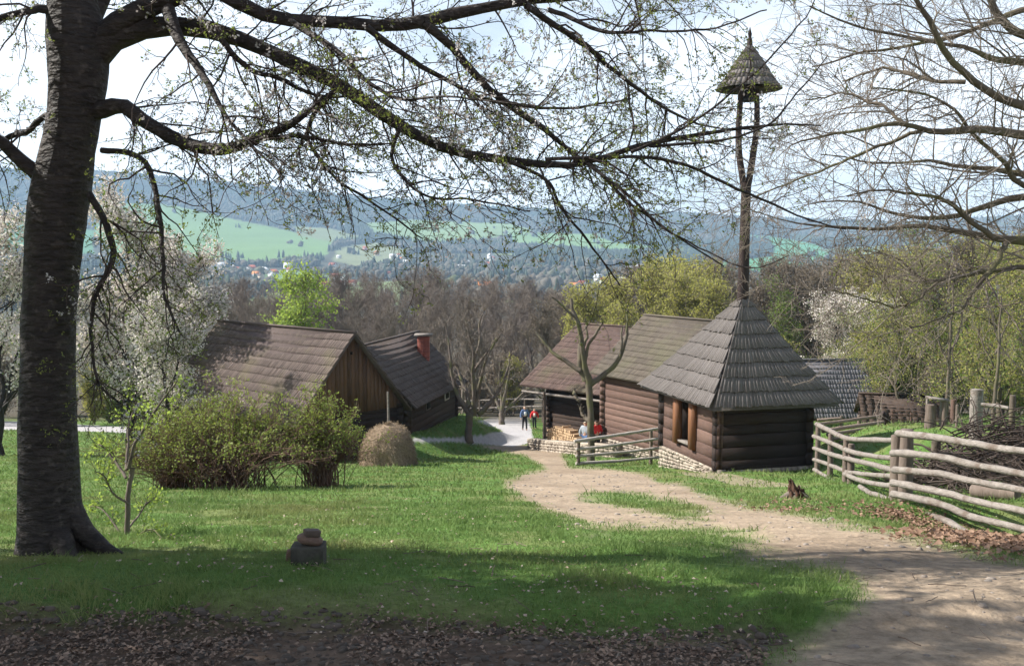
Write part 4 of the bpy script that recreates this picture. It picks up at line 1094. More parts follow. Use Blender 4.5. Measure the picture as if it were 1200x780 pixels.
def cherry():
    r = rs(101)
    base = at(62, 640, 7.0); base[2] = gz(base[0], 7.0)
    root = empty('cherry_tree', base, 'large dark barked cherry tree in the left foreground with blossoming branches spread over the view', 'tree')
    tb = Tubes()
    tr = [(65, 672, 54), (64, 648, 45), (60, 610, 37), (58, 565, 34), (56, 500, 32), (56, 440, 30.5), (57, 380, 30), (62, 300, 31), (70, 230, 33), (79, 180, 30), (88, 130, 29.5), (92, 80, 33), (90, 45, 33), (85, 0, 27), (82, -60, 24), (78, -130, 20), (60, -220, 15), (70, -320, 9), (60, -420, 3)]
    P, R = world_limb(tr, 7.0, 7.0, 60)
    P = P.copy()
    tb.add(P, R, 28, 0.5, 0.05, r)
    for pts, dd in (([(80, 590, 14), (98, 622, 13), (122, 642, 9), (152, 656, 4)], 6.85), ([(45, 600, 14), (32, 636, 13), (24, 655, 8), (12, 668, 3)], 6.95), ([(66, 600, 14), (74, 640, 14), (84, 664, 9), (92, 676, 3)], 6.6), ([(60, 600, 12), (52, 645, 12), (48, 668, 8), (42, 680, 3)], 6.65)):
        q, rr_ = world_limb(pts, 7.0, dd, 14); tb.add(q, rr_, 12, 0.5, 0.12, r)
    limbs = []
    for d0, d1, bow, pts in CH:
        q, rr_ = world_limb(pts, d0, d1, 24, bow); q = q + np.cumsum(r.randn(24, 3), 0) * 0.004
        limbs.append((q, rr_))
        tb.add(q, rr_, 10 if rr_.max() > .02 else 7, 0.5, 0.16, r)
    tb.build('trunk', M_bark_cherry, root)
    LP = np.stack([a for a, b in limbs]); LR = np.stack([b for a, b in limbs])
    # twigs: number by limb length
    ln = np.linalg.norm(np.diff(LP, axis=1), axis=2).sum(1)
    tw = Tubes(); leafP = []
    s1P, s1R = [], []
    for i in range(len(LP)):
        n = int(ln[i] * 19)
        a, b = sprout(LP[i:i + 1], LR[i:i + 1], n, 0.62, 52, -0.10, 0.20, 9, r, t0=0.10, rr=0.011, rfac=0.55, taper_len=0.25)
        s1P.append(a); s1R.append(b)
    s1P = np.concatenate(s1P); s1R = np.concatenate(s1R)
    mx_, my_ = project(s1P[:, 4, 0], s1P[:, 4, 1], s1P[:, 4, 2])      # the branch ends thin out towards the right and low down
    kp = (r.rand(len(s1P)) > np.clip((mx_ - 760) / 160, 0, .72)) & ~((mx_ > 800) & (my_ > 190) & (r.rand(len(s1P)) < .8)) & ~((my_ > 300) & (mx_ > 250) & (r.rand(len(s1P)) < .7))
    s1P = s1P[kp]; s1R = s1R[kp]
    s1R = np.maximum(s1R, 0.0020)
    s2P, s2R = sprout(s1P, s1R, 4, 0.30, 48, -0.06, 0.26, 6, r, t0=0.15, rr=0.010, taper_len=0.3); s2R = np.maximum(s2R, 0.0014)
    s3P, s3R = sprout(s2P, s2R, 2, 0.11, 50, 0.0, 0.25, 4, r, t0=0.2, rr=0.010); s3R = np.maximum(s3R, 0.0011)
    lt = np.repeat(np.arange(len(LP)), [int(x * 19) for x in ln])
    tw.add(s1P, s1R, 5); tw.add(s2P, s2R, 4); tw.add(s3P, s3R, 3)
    tw.build('twigs', M_twig_cherry, root)
    C = np.concatenate([along(s1P, 2, r, 0.004, 0.3), along(s2P, 3, r, 0.004, 0.2), along(s3P, 2, r, 0.003, 0.5)])
    # leaf tufts: several small leaves from one bud; blossoms in some
    keep = r.rand(len(C)) < 0.62; C = C[keep]
    isb = (fbm(C[:, 0] * 2.5, C[:, 2] * 2.5, 9, 2) > 0.50) & (r.rand(len(C)) < 0.42)
    Lc = np.repeat(C[~isb], 4, 0) + r.randn((~isb).sum() * 4, 3) * 0.007
    V, Q = leaf_quads(Lc, 0.019, r, 0.2, 0.5)
    mesh_np('foliage', V, Q, None, M_leaf_young, root, tint=r.rand(len(Q)))
    Bc = np.repeat(C[isb], 5, 0) + r.randn(isb.sum() * 5, 3) * 0.009
    V, Q = leaf_quads(Bc, 0.017, r, 0.1, 0.85)
    mesh_np('blossom', V, Q, None, M_petal, root, tint=r.rand(len(Q)))
cherry()

# ---------------------------------------------------------------- bare tree reaching in from the right
RT = [
    (10.5, 9.5, [(1330, 170, 12), (1260, 148, 8), (1200, 128, 6.5), (1160, 114, 5.5), (1130, 95, 5), (1105, 62, 4.5), (1085, 30, 3.8), (1065, 0, 3), (1045, -50, 2)]),
    (10.5, 9.5, [(1330, 190, 12), (1260, 172, 8), (1200, 163, 6.5), (1150, 155, 5.5), (1100, 155, 4.3), (1060, 146, 3.2), (1020, 151, 2.4), (980, 155, 1.8), (930, 168, 1)]),
    (9.9, 10.5, [(1085, 152, 3), (1040, 166, 2.4), (990, 186, 1.9), (940, 205, 1.4), (875, 232, .8)]),
    (10.8, 10.0, [(1330, 310, 14), (1260, 297, 9), (1200, 285, 6.3), (1165, 281, 5.3), (1140, 275, 4.6), (1110, 268, 3.8), (1075, 262, 3.2), (1040, 265, 2.6), (990, 262, 2), (930, 255, 1), (880, 240, .7)]),
    (10.3, 9.6, [(1165, 280, 4), (1130, 250, 3.6), (1108, 232, 3), (1080, 224, 2.2), (1030, 214, 1.6), (980, 222, 1)]),
    (11, 10.5, [(1330, 250, 10), (1260, 240, 7), (1200, 228, 5.2), (1170, 232, 4.4), (1130, 248, 3.8), (1090, 255, 3), (1045, 250, 2.2), (1000, 238, 1.4), (950, 240, .8)]),
    (10.5, 11, [(1330, 30, 7), (1260, 10, 5), (1200, 15, 4.2), (1150, 38, 3.2), (1110, 52, 2.8), (1070, 60, 2.2), (1010, 65, 1.6), (955, 78, 1)]),
    (11, 10, [(1330, 110, 10), (1260, 88, 7), (1200, 77, 5.4), (1160, 75, 4.2), (1130, 62, 3.2), (1060, 50, 2.2), (1000, 35, 1.6), (950, 12, 1)]),
    (10.4, 10.4, [(1330, 90, 10), (1260, 62, 7.5), (1200, 38, 6.4), (1170, 14, 5.4), (1150, -20, 4.4), (1120, -80, 3)]),
    (10.8, 9.8, [(1260, 230, 6), (1200, 214, 4.2), (1178, 188, 3.4), (1160, 170, 3), (1120, 120, 2.2), (1080, 100, 1.6), (1020, 96, 1)]),
    (10.2, 9.4, [(1178, 284, 4), (1160, 312, 3.6), (1145, 340, 3), (1118, 366, 1.8), (1070, 380, 1)]),
    (10.6, 9.8, [(1330, 330, 6), (1260, 322, 4.4), (1192, 316, 3.4), (1150, 320, 2.8), (1100, 330, 2.4), (1070, 318, 2), (1052, 300, 1.3), (1010, 290, .8)]),
    (9.6, 9.0, [(1100, 330, 2), (1060, 360, 1.6), (1010, 345, 1.2), (970, 330, .8)]),
    (10, 10.6, [(1060, 146, 2.6), (1030, 120, 2), (990, 108, 1.5), (950, 112, 1)]),
    (10.6, 11.4, [(1130, 95, 3.4), (1090, 92, 2.6), (1040, 80, 1.9), (985, 92, 1.2)]),
    (10.6, 11.2, [(1330, 200, 8), (1240, 205, 6), (1180, 200, 4), (1130, 196, 3), (1090, 190, 2.2), (1030, 190, 1.5), (960, 178, .8)]),
]
def right_tree():
    r = rs(202)
    bx, by = 6.95, 10.8
    root = empty('bare_tree', (bx, by, gz(bx, by)), 'leafless tree reaching fine mossy branches in from the right edge of the view', 'tree')
    tb = Tubes(); z0 = gz(bx, by)
    p = resample([(bx + .05, by, z0 - .2, .34), (bx, by, z0 + 1.0, .27), (bx + .05, by, z0 + 3, .24), (bx, by, z0 + 5, .2), (bx + .2, by, z0 + 8, .12), (bx, by, z0 + 11, .03)], 30)
    tb.add(p[:, :3], p[:, 3], 16, .5, .1, r)
    limbs = []
    for d0, d1, pts in RT:
        q, rr_ = world_limb([(a, b, c * .82) for a, b, c in pts], d0, d1, 24); q = q + np.cumsum(r.randn(24, 3), 0) * 0.010; limbs.append((q, rr_)); tb.add(q, rr_, 8, .5, .15, r)
    tb.build('trunk', M_bark_moss, root)
    LP = np.stack([a for a, b in limbs]); LR = np.stack([b for a, b in limbs])
    tw = Tubes()
    aP, aR = sprout(LP, LR, 18, 1.15, 46, 0.03, 0.17, 9, r, t0=0.18, rr=0.010, rfac=0.6, taper_len=0.35); aR = np.maximum(aR, .0032)
    bP, bR = sprout(aP, aR, 6, 0.55, 42, 0.02, 0.2, 6, r, t0=0.15, rr=0.010); bR = np.maximum(bR, .0022)
    cP, cR = sprout(bP, bR, 4, 0.26, 42, 0.0, 0.22, 5, r, t0=0.15, rr=0.010); cR = np.maximum(cR, .0017)
    tw.add(aP, aR, 5); tw.add(bP, bR, 4); tw.add(cP, cR, 3)
    tw.build('twigs', M_twig_pale, root)
right_tree()

# ---------------------------------------------------------------- generic trees
def make_tree(name, label, cat, group, h, r0, seed, bark, twig, crown_at=0.25, spread=0.5, up=0.25, n1=22, n2=7, n3=5, n4=0, twig_min=0.012,
              leaf=None, leaf_n=0, leaf_size=0.1, leaf_spread=0.15, leaf2=None, leaf2_n=0, trunk_bend=0.02, ang=48, forks=1, leaf_name='foliage', wander=0.14, sides=3, l2=0.45, l3=0.45, lean=(0, 0)):
    r = rs(seed)
    root = empty(name, (0, 0, 0), label, cat, group)
    K = 12; z = np.linspace(-0.3, h * 0.95, K)
    tP = np.stack([np.cumsum(r.randn(K) * h * trunk_bend) + lean[0] * z, np.cumsum(r.randn(K) * h * trunk_bend) + lean[1] * z, z], 1); tP[:, :2] -= tP[0, :2]
    tR = r0 * (1 - 0.93 * np.linspace(0, 1, K)) * (1 + 0.35 * np.exp(-np.arange(K) * 1.5))
    tb = Tubes(); tb.add(tP, tR, 9, .5, .1, r)
    aP, aR = sprout(tP[None], tR[None], n1, h * spread, ang, up, wander, 9, r, t0=crown_at, rr=0.022, rfac=0.65, taper_len=0.62)
    tb.add(aP, np.maximum(aR, twig_min), 5)
    tb.build('trunk', bark, root)
    tw = Tubes()
    bP, bR = sprout(aP, aR, n2, h * spread * l2, 42, up * .5, wander * 1.1, 6, r, t0=0.2, rr=0.016); bR = np.maximum(bR, twig_min)
    cP, cR = sprout(bP, bR, n3, h * spread * l2 * l3, 42, up * .3, wander * 1.3, 4, r, t0=0.15, rr=0.014); cR = np.maximum(cR, twig_min * .8)
    tw.add(bP, bR, 4 if sides > 3 else 3); tw.add(cP, cR, 3)
    last = cP
    if n4:
        dP, dR = sprout(cP, cR, n4, h * spread * l2 * l3 * .5, 42, 0, wander * 1.4, 3, r, t0=0.1, rr=0.014); dR = np.maximum(dR, twig_min * .7); tw.add(dP, dR, 3)
    tw.build('branches', twig, root)
    for m_, n_, nm in ((leaf, leaf_n, leaf_name), (leaf2, leaf2_n, 'foliage')):
        if m_ is None or not n_: continue
        src = np.concatenate([along(last, max(1, n_), r, leaf_spread, 0.2)])
        V, Q = leaf_quads(src, leaf_size, r, 0.2, 0.7)
        mesh_np(nm, V, Q, None, m_, root, tint=r.rand(len(Q)))
    return root

def put(o, x, y, rz=0, s=1.0, sz=None, dz=0.0):
    o.location = (x, y, gz(x, y) + dz); o.rotation_euler = (0, 0, rz); o.scale = (s, s, sz or s)
    return o

# ---- the bare wood beyond the buildings
def wood():
    r = rs(301)
    protos = []
    G = 'trees of the bare wood in the valley behind the farm'
    for k in range(6):
        protos.append(make_tree('bare_tree', 'leafless brown grey tree in the bare wood behind the farm buildings', 'tree', G, 15, .20, 310 + k, M_twig_wood, M_twig_wood,
                                crown_at=.18, spread=.36, up=.45, n1=22, n2=7, n3=6, n4=2, twig_min=0.017, wander=.12))
    spots = []
    for d0, n, ytop in ((86, 16, 366), (96, 18, 358), (108, 20, 352), (122, 20, 346), (140, 20, 342), (162, 20, 340), (190, 20, 340)):
        for i in range(n):
            px = 150 + 640 * (i + 0.1 + 0.8 * r.rand()) / n; d = d0 * (0.95 + .1 * r.rand())
            top = ytop + 14 * (r.rand() - .5) + max(0, (px - 560)) * 0.10 + (8 if px < 330 else 0)
            if d0 < 100 and 560 < px < 640: continue
            if d0 < 90 and px > 600: continue
            spots.append((px, d, top))
    for px in np.linspace(700, 1180, 34):
        spots.append((px + 12 * r.rand(), 115 + 70 * r.rand(), 352 + 18 * r.rand() - (0.02 * (px - 700))))
    used = set()
    for px, d, top in spots:
        x = (px - 600) / F * d; zt = at(px, top, d)[2]; g = gz(x, d); hh = max(6, zt - g)
        k = r.randint(6)
        o = protos[k] if k not in used else copy_tree(protos[k]); used.add(k)
        put(o, x, d, r.rand() * 6.28, hh / 15 * 0.98, hh / 15)
    for k in range(6):
        if k not in used: put(protos[k], -20, 130)
wood()

def top_scale(px, py, d, h):
    x = (px - 600) / F * d
    return x, max(0.2, (at(px, py, d)[2] - gz(x, d)) / h)

# ---- yellow green and brown crowns behind the bell house and on the right
def leafy_row():
    r = rs(401)
    G = 'budding trees behind the bell house'
    A = make_tree('budding_tree', 'yellow green tree coming into leaf in the row behind the bell house', 'tree', G + ', yellow green', 11, .2, 411, M_bark_bare, M_twig_pale, crown_at=.15, spread=.42, up=.3, n1=24, n2=8, n3=6, leaf=M_leaf_yellow, leaf_n=6, leaf_size=.17, leaf_spread=.18, twig_min=.016)
    B = make_tree('budding_tree', 'brownish tree in bud in the row behind the bell house', 'tree', G + ', brownish', 11, .2, 412, M_bark_bare, M_twig_pale, crown_at=.15, spread=.42, up=.35, n1=26, n2=8, n3=6, n4=2, leaf=M_leaf_brown, leaf_n=3, leaf_size=.12, leaf_spread=.15, twig_min=.016)
    C = make_tree('budding_tree', 'fresh green tree in young leaf in the row behind the bell house', 'tree', G + ', fresh green', 11, .2, 413, M_bark_bare, M_twig_pale, crown_at=.12, spread=.42, up=.3, n1=24, n2=8, n3=6, leaf=M_leaf_green, leaf_n=5, leaf_size=.16, leaf_spread=.2, twig_min=.016)
    used = set()
    S = [(A, 690, 352, 84), (A, 715, 344, 88), (B, 742, 332, 92), (A, 765, 326, 84), (A, 790, 322, 90), (A, 815, 326, 82), (B, 838, 330, 90), (B, 858, 328, 84), (A, 800, 335, 76), (A, 840, 345, 74), (B, 895, 330, 88), (B, 918, 326, 84), (B, 945, 330, 90), (C, 925, 350, 76),
         (B, 965, 336, 86), (A, 1015, 322, 84), (B, 990, 330, 96), (A, 1035, 316, 80), (A, 1068, 312, 76), (C, 1095, 300, 82), (B, 1120, 306, 80), (A, 1150, 300, 78), (A, 1190, 306, 74), (B, 1225, 300, 84), (A, 725, 372, 74), (C, 1260, 300, 78), (A, 1300, 310, 84),
         (B, 640, 372, 92), (B, 660, 362, 96), (B, 710, 350, 98)]
    for q, px, py, d in S:
        x, s = top_scale(px, py, d, 10.8)
        o = q if id(q) not in used else copy_tree(q); used.add(id(q)); put(o, x, d, r.rand() * 6, s)
    # the bright green tree above the barn
    t = make_tree('green_tree', 'bright green tree in full young leaf above the barn roof', 'tree', None, 9, .18, 420, M_bark_bare, M_twig_pale, crown_at=.2, spread=.40, up=.25, n1=24, n2=9, n3=6, leaf=M_leaf_lime, leaf_n=6, leaf_size=.18, leaf_spread=.25)
    x, s = top_scale(352, 342, 76, 8.9); put(t, x, 76, 1, s)
leafy_row()

# ---- blossoming trees
def blossom_trees():
    r = rs(501)
    B1 = lambda lab, seed, **k: make_tree('blossoming_tree', lab, 'tree', None, 10, .2, seed, M_bark_cherry, M_twig_cherry, crown_at=.16, spread=.46, up=.22, n1=24, n2=8, n3=6, leaf=M_blossom, leaf_n=k.get('n', 8) + 4, leaf_size=.135, leaf_spread=.15, leaf_name='blossom', leaf2=M_leaf_green, leaf2_n=k.get('g', 2), twig_min=.010)
    t = B1('tall white blossoming tree just right of the cherry trunk', 511, n=9); x, s = top_scale(150, 268, 47, 9.6); put(t, x, 47, 0.3, s)
    t = B1('white blossoming tree at the left end of the barn roof', 512, n=11); x, s = top_scale(232, 318, 50, 9.6); put(t, x, 50, 2.0, s)
    t = B1('white blossoming tree glimpsed left of the cherry trunk', 513); x, s = top_scale(-6, 300, 45, 9.6); put(t, x, 45, 4.0, s)
    t = B1('lower white blossoming tree filling the gap behind the bushes', 514, n=7, g=4); x, s = top_scale(190, 370, 40, 9.6); put(t, x, 40, 1.0, s)
    t = B1('pale pinkish blossoming tree behind the grey roofed shed', 515, n=9); x, s = top_scale(975, 362, 66, 9.6); put(t, x, 66, 1.0, s)
    t = B1('smaller pale blossoming tree right of the one behind the shed', 516, n=6); x, s = top_scale(1022, 370, 64, 9.6); put(t, x, 64, 3.0, s)
blossom_trees()

# ---- yellow green trees of the right-hand orchard
def orchard():
    S = [(1060, 352, 47, 'pale yellow green tree in thin new leaf behind the low hut', 521), (1120, 318, 44, 'tall yellow green tree in new leaf behind the wooden post frame', 522), (1178, 322, 40, 'yellow green tree with a dark leaning trunk at the right edge', 523), (1010, 385, 58, 'small yellow green tree above the end of the shed roof', 524), (1235, 330, 38, 'yellow green tree just past the right edge behind the brush pile', 525)]
    for px, py, d, lab, seed in S:
        t = make_tree('budding_tree', lab, 'tree', None, 8, .15, seed, M_bark_moss, M_twig_pale, crown_at=.12, spread=.48, up=.12, n1=22, n2=8, n3=6, leaf=M_leaf_yellow, leaf_n=5, leaf_size=.10, leaf_spread=.16, leaf2=M_leaf_green, leaf2_n=3, twig_min=.009)
        x, s = top_scale(px, py, d, 7.7); put(t, x, d, seed, s)
orchard()

# ---- traced bare trees
def traced(name, label, base_px, d, limbs, bark, twig, n1, L1, n2, L2, seed, tmin, cat='tree', n3=0, L3=0.3, up=0.15, leafm=None, leafn=0, leafs=0.05, jit=0.02):
    r = rs(seed)
    x = (base_px - 600) / F * d; z0 = gz(x, d)
    root = empty(name, (x, d, z0), label, cat)
    tb = Tubes(); lp = []; lr = []
    for i, (dd, pts) in enumerate(limbs):
        q, rr_ = world_limb(pts, d + (dd[0] if isinstance(dd, tuple) else 0), d + (dd[1] if isinstance(dd, tuple) else dd), 16)
        q = q + np.cumsum(r.randn(16, 3), 0) * jit
        tb.add(q, rr_, 9, .5, .2, r); lp.append(q); lr.append(rr_)
    tb.build('trunk', bark, root)
    LP = np.stack(lp); LR = np.stack(lr); tw = Tubes()
    aP, aR = sprout(LP[1:], LR[1:], n1, L1, 45, up, .18, 7, r, t0=.3, rr=.018); aR = np.maximum(aR, tmin); tw.add(aP, aR, 4); last = aP
    if n2: bP, bR = sprout(aP, aR, n2, L2, 45, up, .22, 5, r, t0=.2, rr=.016); bR = np.maximum(bR, tmin * .8); tw.add(bP, bR, 3); last = bP
    if n3: cP, cR = sprout(bP, bR, n3, L3, 45, up, .22, 4, r, t0=.2, rr=.016); cR = np.maximum(cR, tmin * .7); tw.add(cP, cR, 3); last = cP
    tw.build('crown', twig, root)
    if leafm:
        V, Q = leaf_quads(along(last, leafn, r, leafs * .5, .2), leafs, r, .3, .6); mesh_np('foliage', V, Q, None, leafm, root, tint=r.rand(len(Q)))
    return root

traced('pollarded_tree', 'heavily lopped bare tree with stub branches in front of the log houses', 693, 38.5, [
    (0, [(692, 546, 5.5), (691, 525, 4.4), (690, 500, 4.0), (690, 470, 4.0), (689, 445, 4.2), (687, 438, 4.2)]),
    (0.6, [(686, 446, 4.2), (679, 430, 3.5), (679, 405, 3.2), (677, 380, 2.5), (671, 360, 2.0), (669, 347, 1.7)]),
    (-0.6, [(689, 445, 4.2), (684, 425, 3.2), (681, 408, 2.9), (680, 392, 2.4), (675, 372, 1.7), (662, 360, 1.3), (648, 348, 0.8)]),
    (0.9, [(681, 434, 3.0), (668, 425, 2.7), (655, 417, 2.4), (643, 408, 1.8), (635, 398, 1.3), (628, 388, 0.8)]),
    (0.5, [(690, 452, 3.4), (704, 442, 3.2), (718, 430, 2.9), (729, 415, 2.5), (734, 402, 2.4), (737, 395, 2.0), (738, 378, 1.5), (739, 360, 1.2)]),
    (0.3, [(726, 420, 1.7), (727, 402, 1.5), (727, 385, 1.0)]),
    (-0.5, [(684, 425, 2.4), (688, 405, 1.8), (697, 390, 1.5), (709, 376, 1.0)]),
    (0.2, [(683, 410, 2.0), (685, 395, 1.5), (684, 382, 1.0)]),
    (0.2, [(680, 470, 2.1), (676, 461, 2.1), (675, 457, 1.3)]),
    (0.2, [(690, 492, 2.5), (686, 486, 2.5), (684, 480, 1.7)]),
], M_bark_moss, M_twig_pale, 4, .35, 0, 0, 601, .010)

traced('fruit_tree', 'bare old fruit tree with a thick forked trunk between the haystack and the lane', 550, 51, [
    (0, [(551, 520, 5.4), (551, 505, 4.0), (553, 490, 4.3), (554, 483, 4.3)]),
    (0.8, [(552, 488, 3.6), (541, 470, 2.9), (533, 455, 2.2), (529, 430, 1.7), (527, 405, 1.3), (525, 385, 0.7), (521, 372, 0.4)]),
    (-0.8, [(555, 486, 3.6), (556, 465, 2.9), (555, 440, 2.4), (556, 415, 1.9), (551, 395, 1.3), (547, 372, 0.7)]),
    (0.8, [(560, 486, 3.6), (572, 474, 2.7), (583, 458, 2.2), (592, 440, 1.6), (596, 425, 1.0), (600, 405, 0.6)]),
    (-1.2, [(557, 475, 2.9), (562, 455, 2.3), (566, 438, 1.9), (574, 415, 1.4), (583, 400, 1.2), (592, 388, 0.7)]),
    (1.2, [(548, 478, 2.6), (545, 455, 2.2), (540, 440, 1.7), (534, 425, 1.3)]),
    (-1.0, [(556, 435, 1.9), (566, 420, 1.6), (577, 403, 1.3), (588, 390, 0.9)]),
    (1.4, [(556, 418, 1.7), (562, 400, 1.3), (560, 380, 1.0), (570, 362, 0.6)]),
], M_bark_bare, M_twig_pale, 9, 1.5, 6, .7, 602, .014, n3=3, L3=.35)

traced('fruit_tree', 'smaller bare fruit tree beyond the pale lane in front of the wood', 588, 80, [
    (0, [(588, 500, 4), (588, 488, 3.4), (588, 480, 3)]),
    (0.8, [(588, 484, 2.4), (580, 468, 2), (572, 455, 1.6), (566, 440, 1)]),
    (-0.8, [(588, 482, 2.4), (592, 465, 2), (596, 448, 1.6), (600, 430, 1)]),
    (0.4, [(588, 480, 2.2), (587, 462, 1.8), (585, 445, 1.2), (584, 425, .8)]),
    (0.4, [(590, 482, 2), (602, 470, 1.6), (612, 460, 1.2), (620, 452, .8)]),
], M_bark_bare, M_twig_pale, 9, 1.4, 6, .7, 603, .016)

traced('young_tree', 'thin young tree with small leaves beside the cherry trunk', 150, 8.2, [
    (0, [(150, 652, 3.6), (148, 610, 3.2), (147, 570, 3), (150, 545, 2.8)]),
    (-0.3, [(150, 548, 2.4), (158, 522, 2), (172, 498, 1.6), (190, 470, 1.2), (208, 448, .8)]),
    (0.3, [(149, 550, 2.2), (150, 530, 1.8), (152, 500, 1.3), (160, 470, .9)]),
    (0.3, [(148, 560, 2), (135, 540, 1.5), (125, 528, 1.2), (112, 520, .7)]),
    (-0.4, [(150, 590, 1.6), (135, 580, 1.2), (122, 560, .9), (110, 552, .5)]),
    (0.4, [(150, 640, 1.4), (135, 615, 1), (118, 595, .8), (105, 590, .5)]),
    (-0.4, [(152, 645, 1.4), (165, 625, 1), (180, 618, .8), (192, 630, .5)]),
    (0.3, [(150, 620, 1.3), (165, 600, 1), (172, 590, .8), (180, 585, .5)]),
], M_bark_bare, M_twig_cherry, 9, .26, 3, .12, 604, .0016, leafm=M_leaf_lime, leafn=5, leafs=.032, jit=.003)

for px, top, d, lab, sd in ((1112, 335, 36, 'slender young tree tied beside the wooden post frame', 605), (1165, 345, 34, 'slender young tree rising out of the brush pile', 606)):
    traced('young_tree', lab, px, d, [(0, [(px - 4, 505, 2.4), (px - 2, 470, 2.2), (px + 1, 420, 1.8), (px + 3, 380, 1.4), (px + 4, top, .8)]), (0.4, [(px, 430, 1.2), (px - 12, 405, 1), (px - 20, 385, .7)]), (0.4, [(px + 1, 415, 1.2), (px + 12, 395, 1), (px + 18, 372, .7)])], M_bark_moss, M_twig_pale, 6, .8, 3, .4, sd, .007)

# ---------------------------------------------------------------- bushes
def bush(name, label, x0, d, w_, h_, seed, n, green=0.5, leafn=2):
    r = rs(seed)
    root = empty(name, (x0, d, gz(x0, d)), label, 'bush')
    K = 10; a = r.rand(n) * 2 * pi; lean_ = (0.10 + 1.15 * r.rand(n) ** .8); L_ = h_ * (0.65 + 0.5 * r.rand(n)) * (1.25 - .35 * lean_)
    b = np.stack([x0 + r.randn(n) * w_ * .11, d + r.randn(n) * w_ * .09, np.zeros(n)], 1); b[:, 2] = terrain(b[:, 0], b[:, 1]) - .03
    t = np.linspace(0, 1, K)[None, :]
    hor = (w_ * .56 * lean_)[:, None] * t ** 1.3; ver = L_[:, None] * (t * 1.35 - 0.42 * t ** 2 * (0.5 + lean_[:, None] * .9))
    P = np.stack([b[:, :1] + hor * np.cos(a)[:, None], b[:, 1:2] + hor * 0.7 * np.sin(a)[:, None], b[:, 2:] + ver], 2) + np.cumsum(r.randn(n, K, 3), 1) * .018
    R = (0.006 + .008 * r.rand(n))[:, None] * np.linspace(1, .3, K)
    stm = Tubes(); stm.add(P, R, 4)
    for k in range(5):
        xx = x0 + r.randn() * .12; q = resample([(xx, d, gz(xx, d) - .1, .07), (xx + r.randn() * .08, d, gz(xx, d) + .35, .055), (xx + r.randn() * .4, d + r.randn() * .2, gz(xx, d) + h_ * .6, .02)], 8); stm.add(q[:, :3], q[:, 3], 7, .9, .2, r)
    aP, aR = sprout(P, R, 6, .50, 40, .12, .2, 6, r, t0=.25, rr=.010); aR = np.maximum(aR, .003)
    bP, bR = sprout(aP, aR, 3, .22, 40, .1, .2, 4, r, t0=.2, rr=.010); bR = np.maximum(bR, .0022)
    stm.add(aP, aR, 3); stm.add(bP, bR, 3)
    stm.build('stems', M_stem_red, root)
    C = np.concatenate([along(aP, leafn * 2, r, .03, .2), along(bP, leafn * 2, r, .03, .2)])
    hz = (C[:, 2] - gz(x0, d)) / h_
    k = r.rand(len(C)) < np.clip((hz - .40) * 2.6, 0.05, 1) * (0.35 + 0.9 * fbm(C[:, 0] * 2, C[:, 2] * 2, seed, 2)); C = C[k]
    V, Q = leaf_quads(C, .050, r, .4, .6); mesh_np('foliage', V, Q, None, M_leaf_bush, root, tint=r.rand(len(Q)))
    return root
M_stem_red = mat('reddish_stem', (0.200, 0.125, 0.092), (0.090, 0.054, 0.042), rough=0.8, scale=1.5, bump=0, tint_w=0.7)
M_leaf_bush = mat('bush_leaf', (0.180, 0.250, 0.055), (0.235, 0.245, 0.080), rough=0.6, scale=1.2, bump=0, translucent=0.35, tcol=(0.26, 0.32, 0.06), tint_w=0.8)
bush('bush', 'large rounded bush of reddish arching stems and new green leaves in front of the barn', at(268, 560, 20.0)[0], 20.0, 3.4, 1.62, 701, 260)
bush('bush', 'smaller leafy bush between the large bush and the haystack', at(377, 560, 20.6)[0], 20.6, 1.45, 1.5, 702, 170)
bush('bush', 'low twiggy bush at the left end of the large bush', at(205, 560, 20.3)[0], 20.3, 1.9, 1.1, 703, 160)

# ---- undergrowth bushes at the wood edge
def undergrowth():
    r = rs(750)
    G = 'scrubby bushes along the edge of the wood'
    pr = []
    for k, (lf, lab) in enumerate(((M_leaf_brown, 'brownish bare twiggy bush at the edge of the wood'), (M_leaf_yellow, 'yellow green scrubby bush at the edge of the wood'), (M_leaf_green, 'fresh green scrubby bush at the edge of the wood'))):
        pr.append(make_tree('bush', lab, 'bush', G + (', brown', ', yellow', ', green')[k], 3.2, .05, 760 + k, M_bark_bare, M_twig_pale, crown_at=.03, spread=.62, up=.5, n1=34, n2=7, n3=5, leaf=lf, leaf_n=(3, 5, 6)[k], leaf_size=.11, leaf_spread=.12, twig_min=.010))
    S = []
    for i in range(34): S.append((-60 + 260 * r.rand(), 78 + 22 * r.rand(), r.randint(3)))
    for i in range(26): S.append((430 + 200 * r.rand(), 96 + 25 * r.rand(), r.choice([0, 0, 0, 1])))
    for i in range(44): S.append((1000 + 290 * r.rand(), 58 + 26 * r.rand(), r.choice([0, 1, 1, 2])))
    for i in range(10): S.append((645 + 330 * r.rand(), 72 + 10 * r.rand(), r.choice([0, 1, 1])))
    used = set()
    for px, d, k in S:
        o = pr[k] if k not in used else copy_tree(pr[k]); used.add(k)
        put(o, (px - 600) / F * d, d, r.rand() * 6, .8 + .8 * r.rand())
undergrowth()
# ---------------------------------------------------------------- rail fences
def rail(root, pts, seed, K=22, sides=10, m=None, wob=0.006):
    """pts: (px, py, depth, radius in m)"""
    r = rs(seed)
    q = resample([(*at(a, b, d), rad) for a, b, d, rad in pts], K)
    n = np.cumsum(r.randn(K, 3), 0) * wob * .5; n -= np.linspace(0, 1, K)[:, None] * n[-1]
    P = q[:, :3] + n; R = q[:, 3] * (1 + .10 * (r.rand(K) - .5)) * np.linspace(1.08, .92, K)
    for _ in range(2):
        k = r.randint(2, K - 2); R[k] *= 1.12
    t = Tubes(); t.add_capped(P, R, sides, r.rand() * .6, .9, 0.15, r)
    return t.build('rail', m or M_greywood, root)

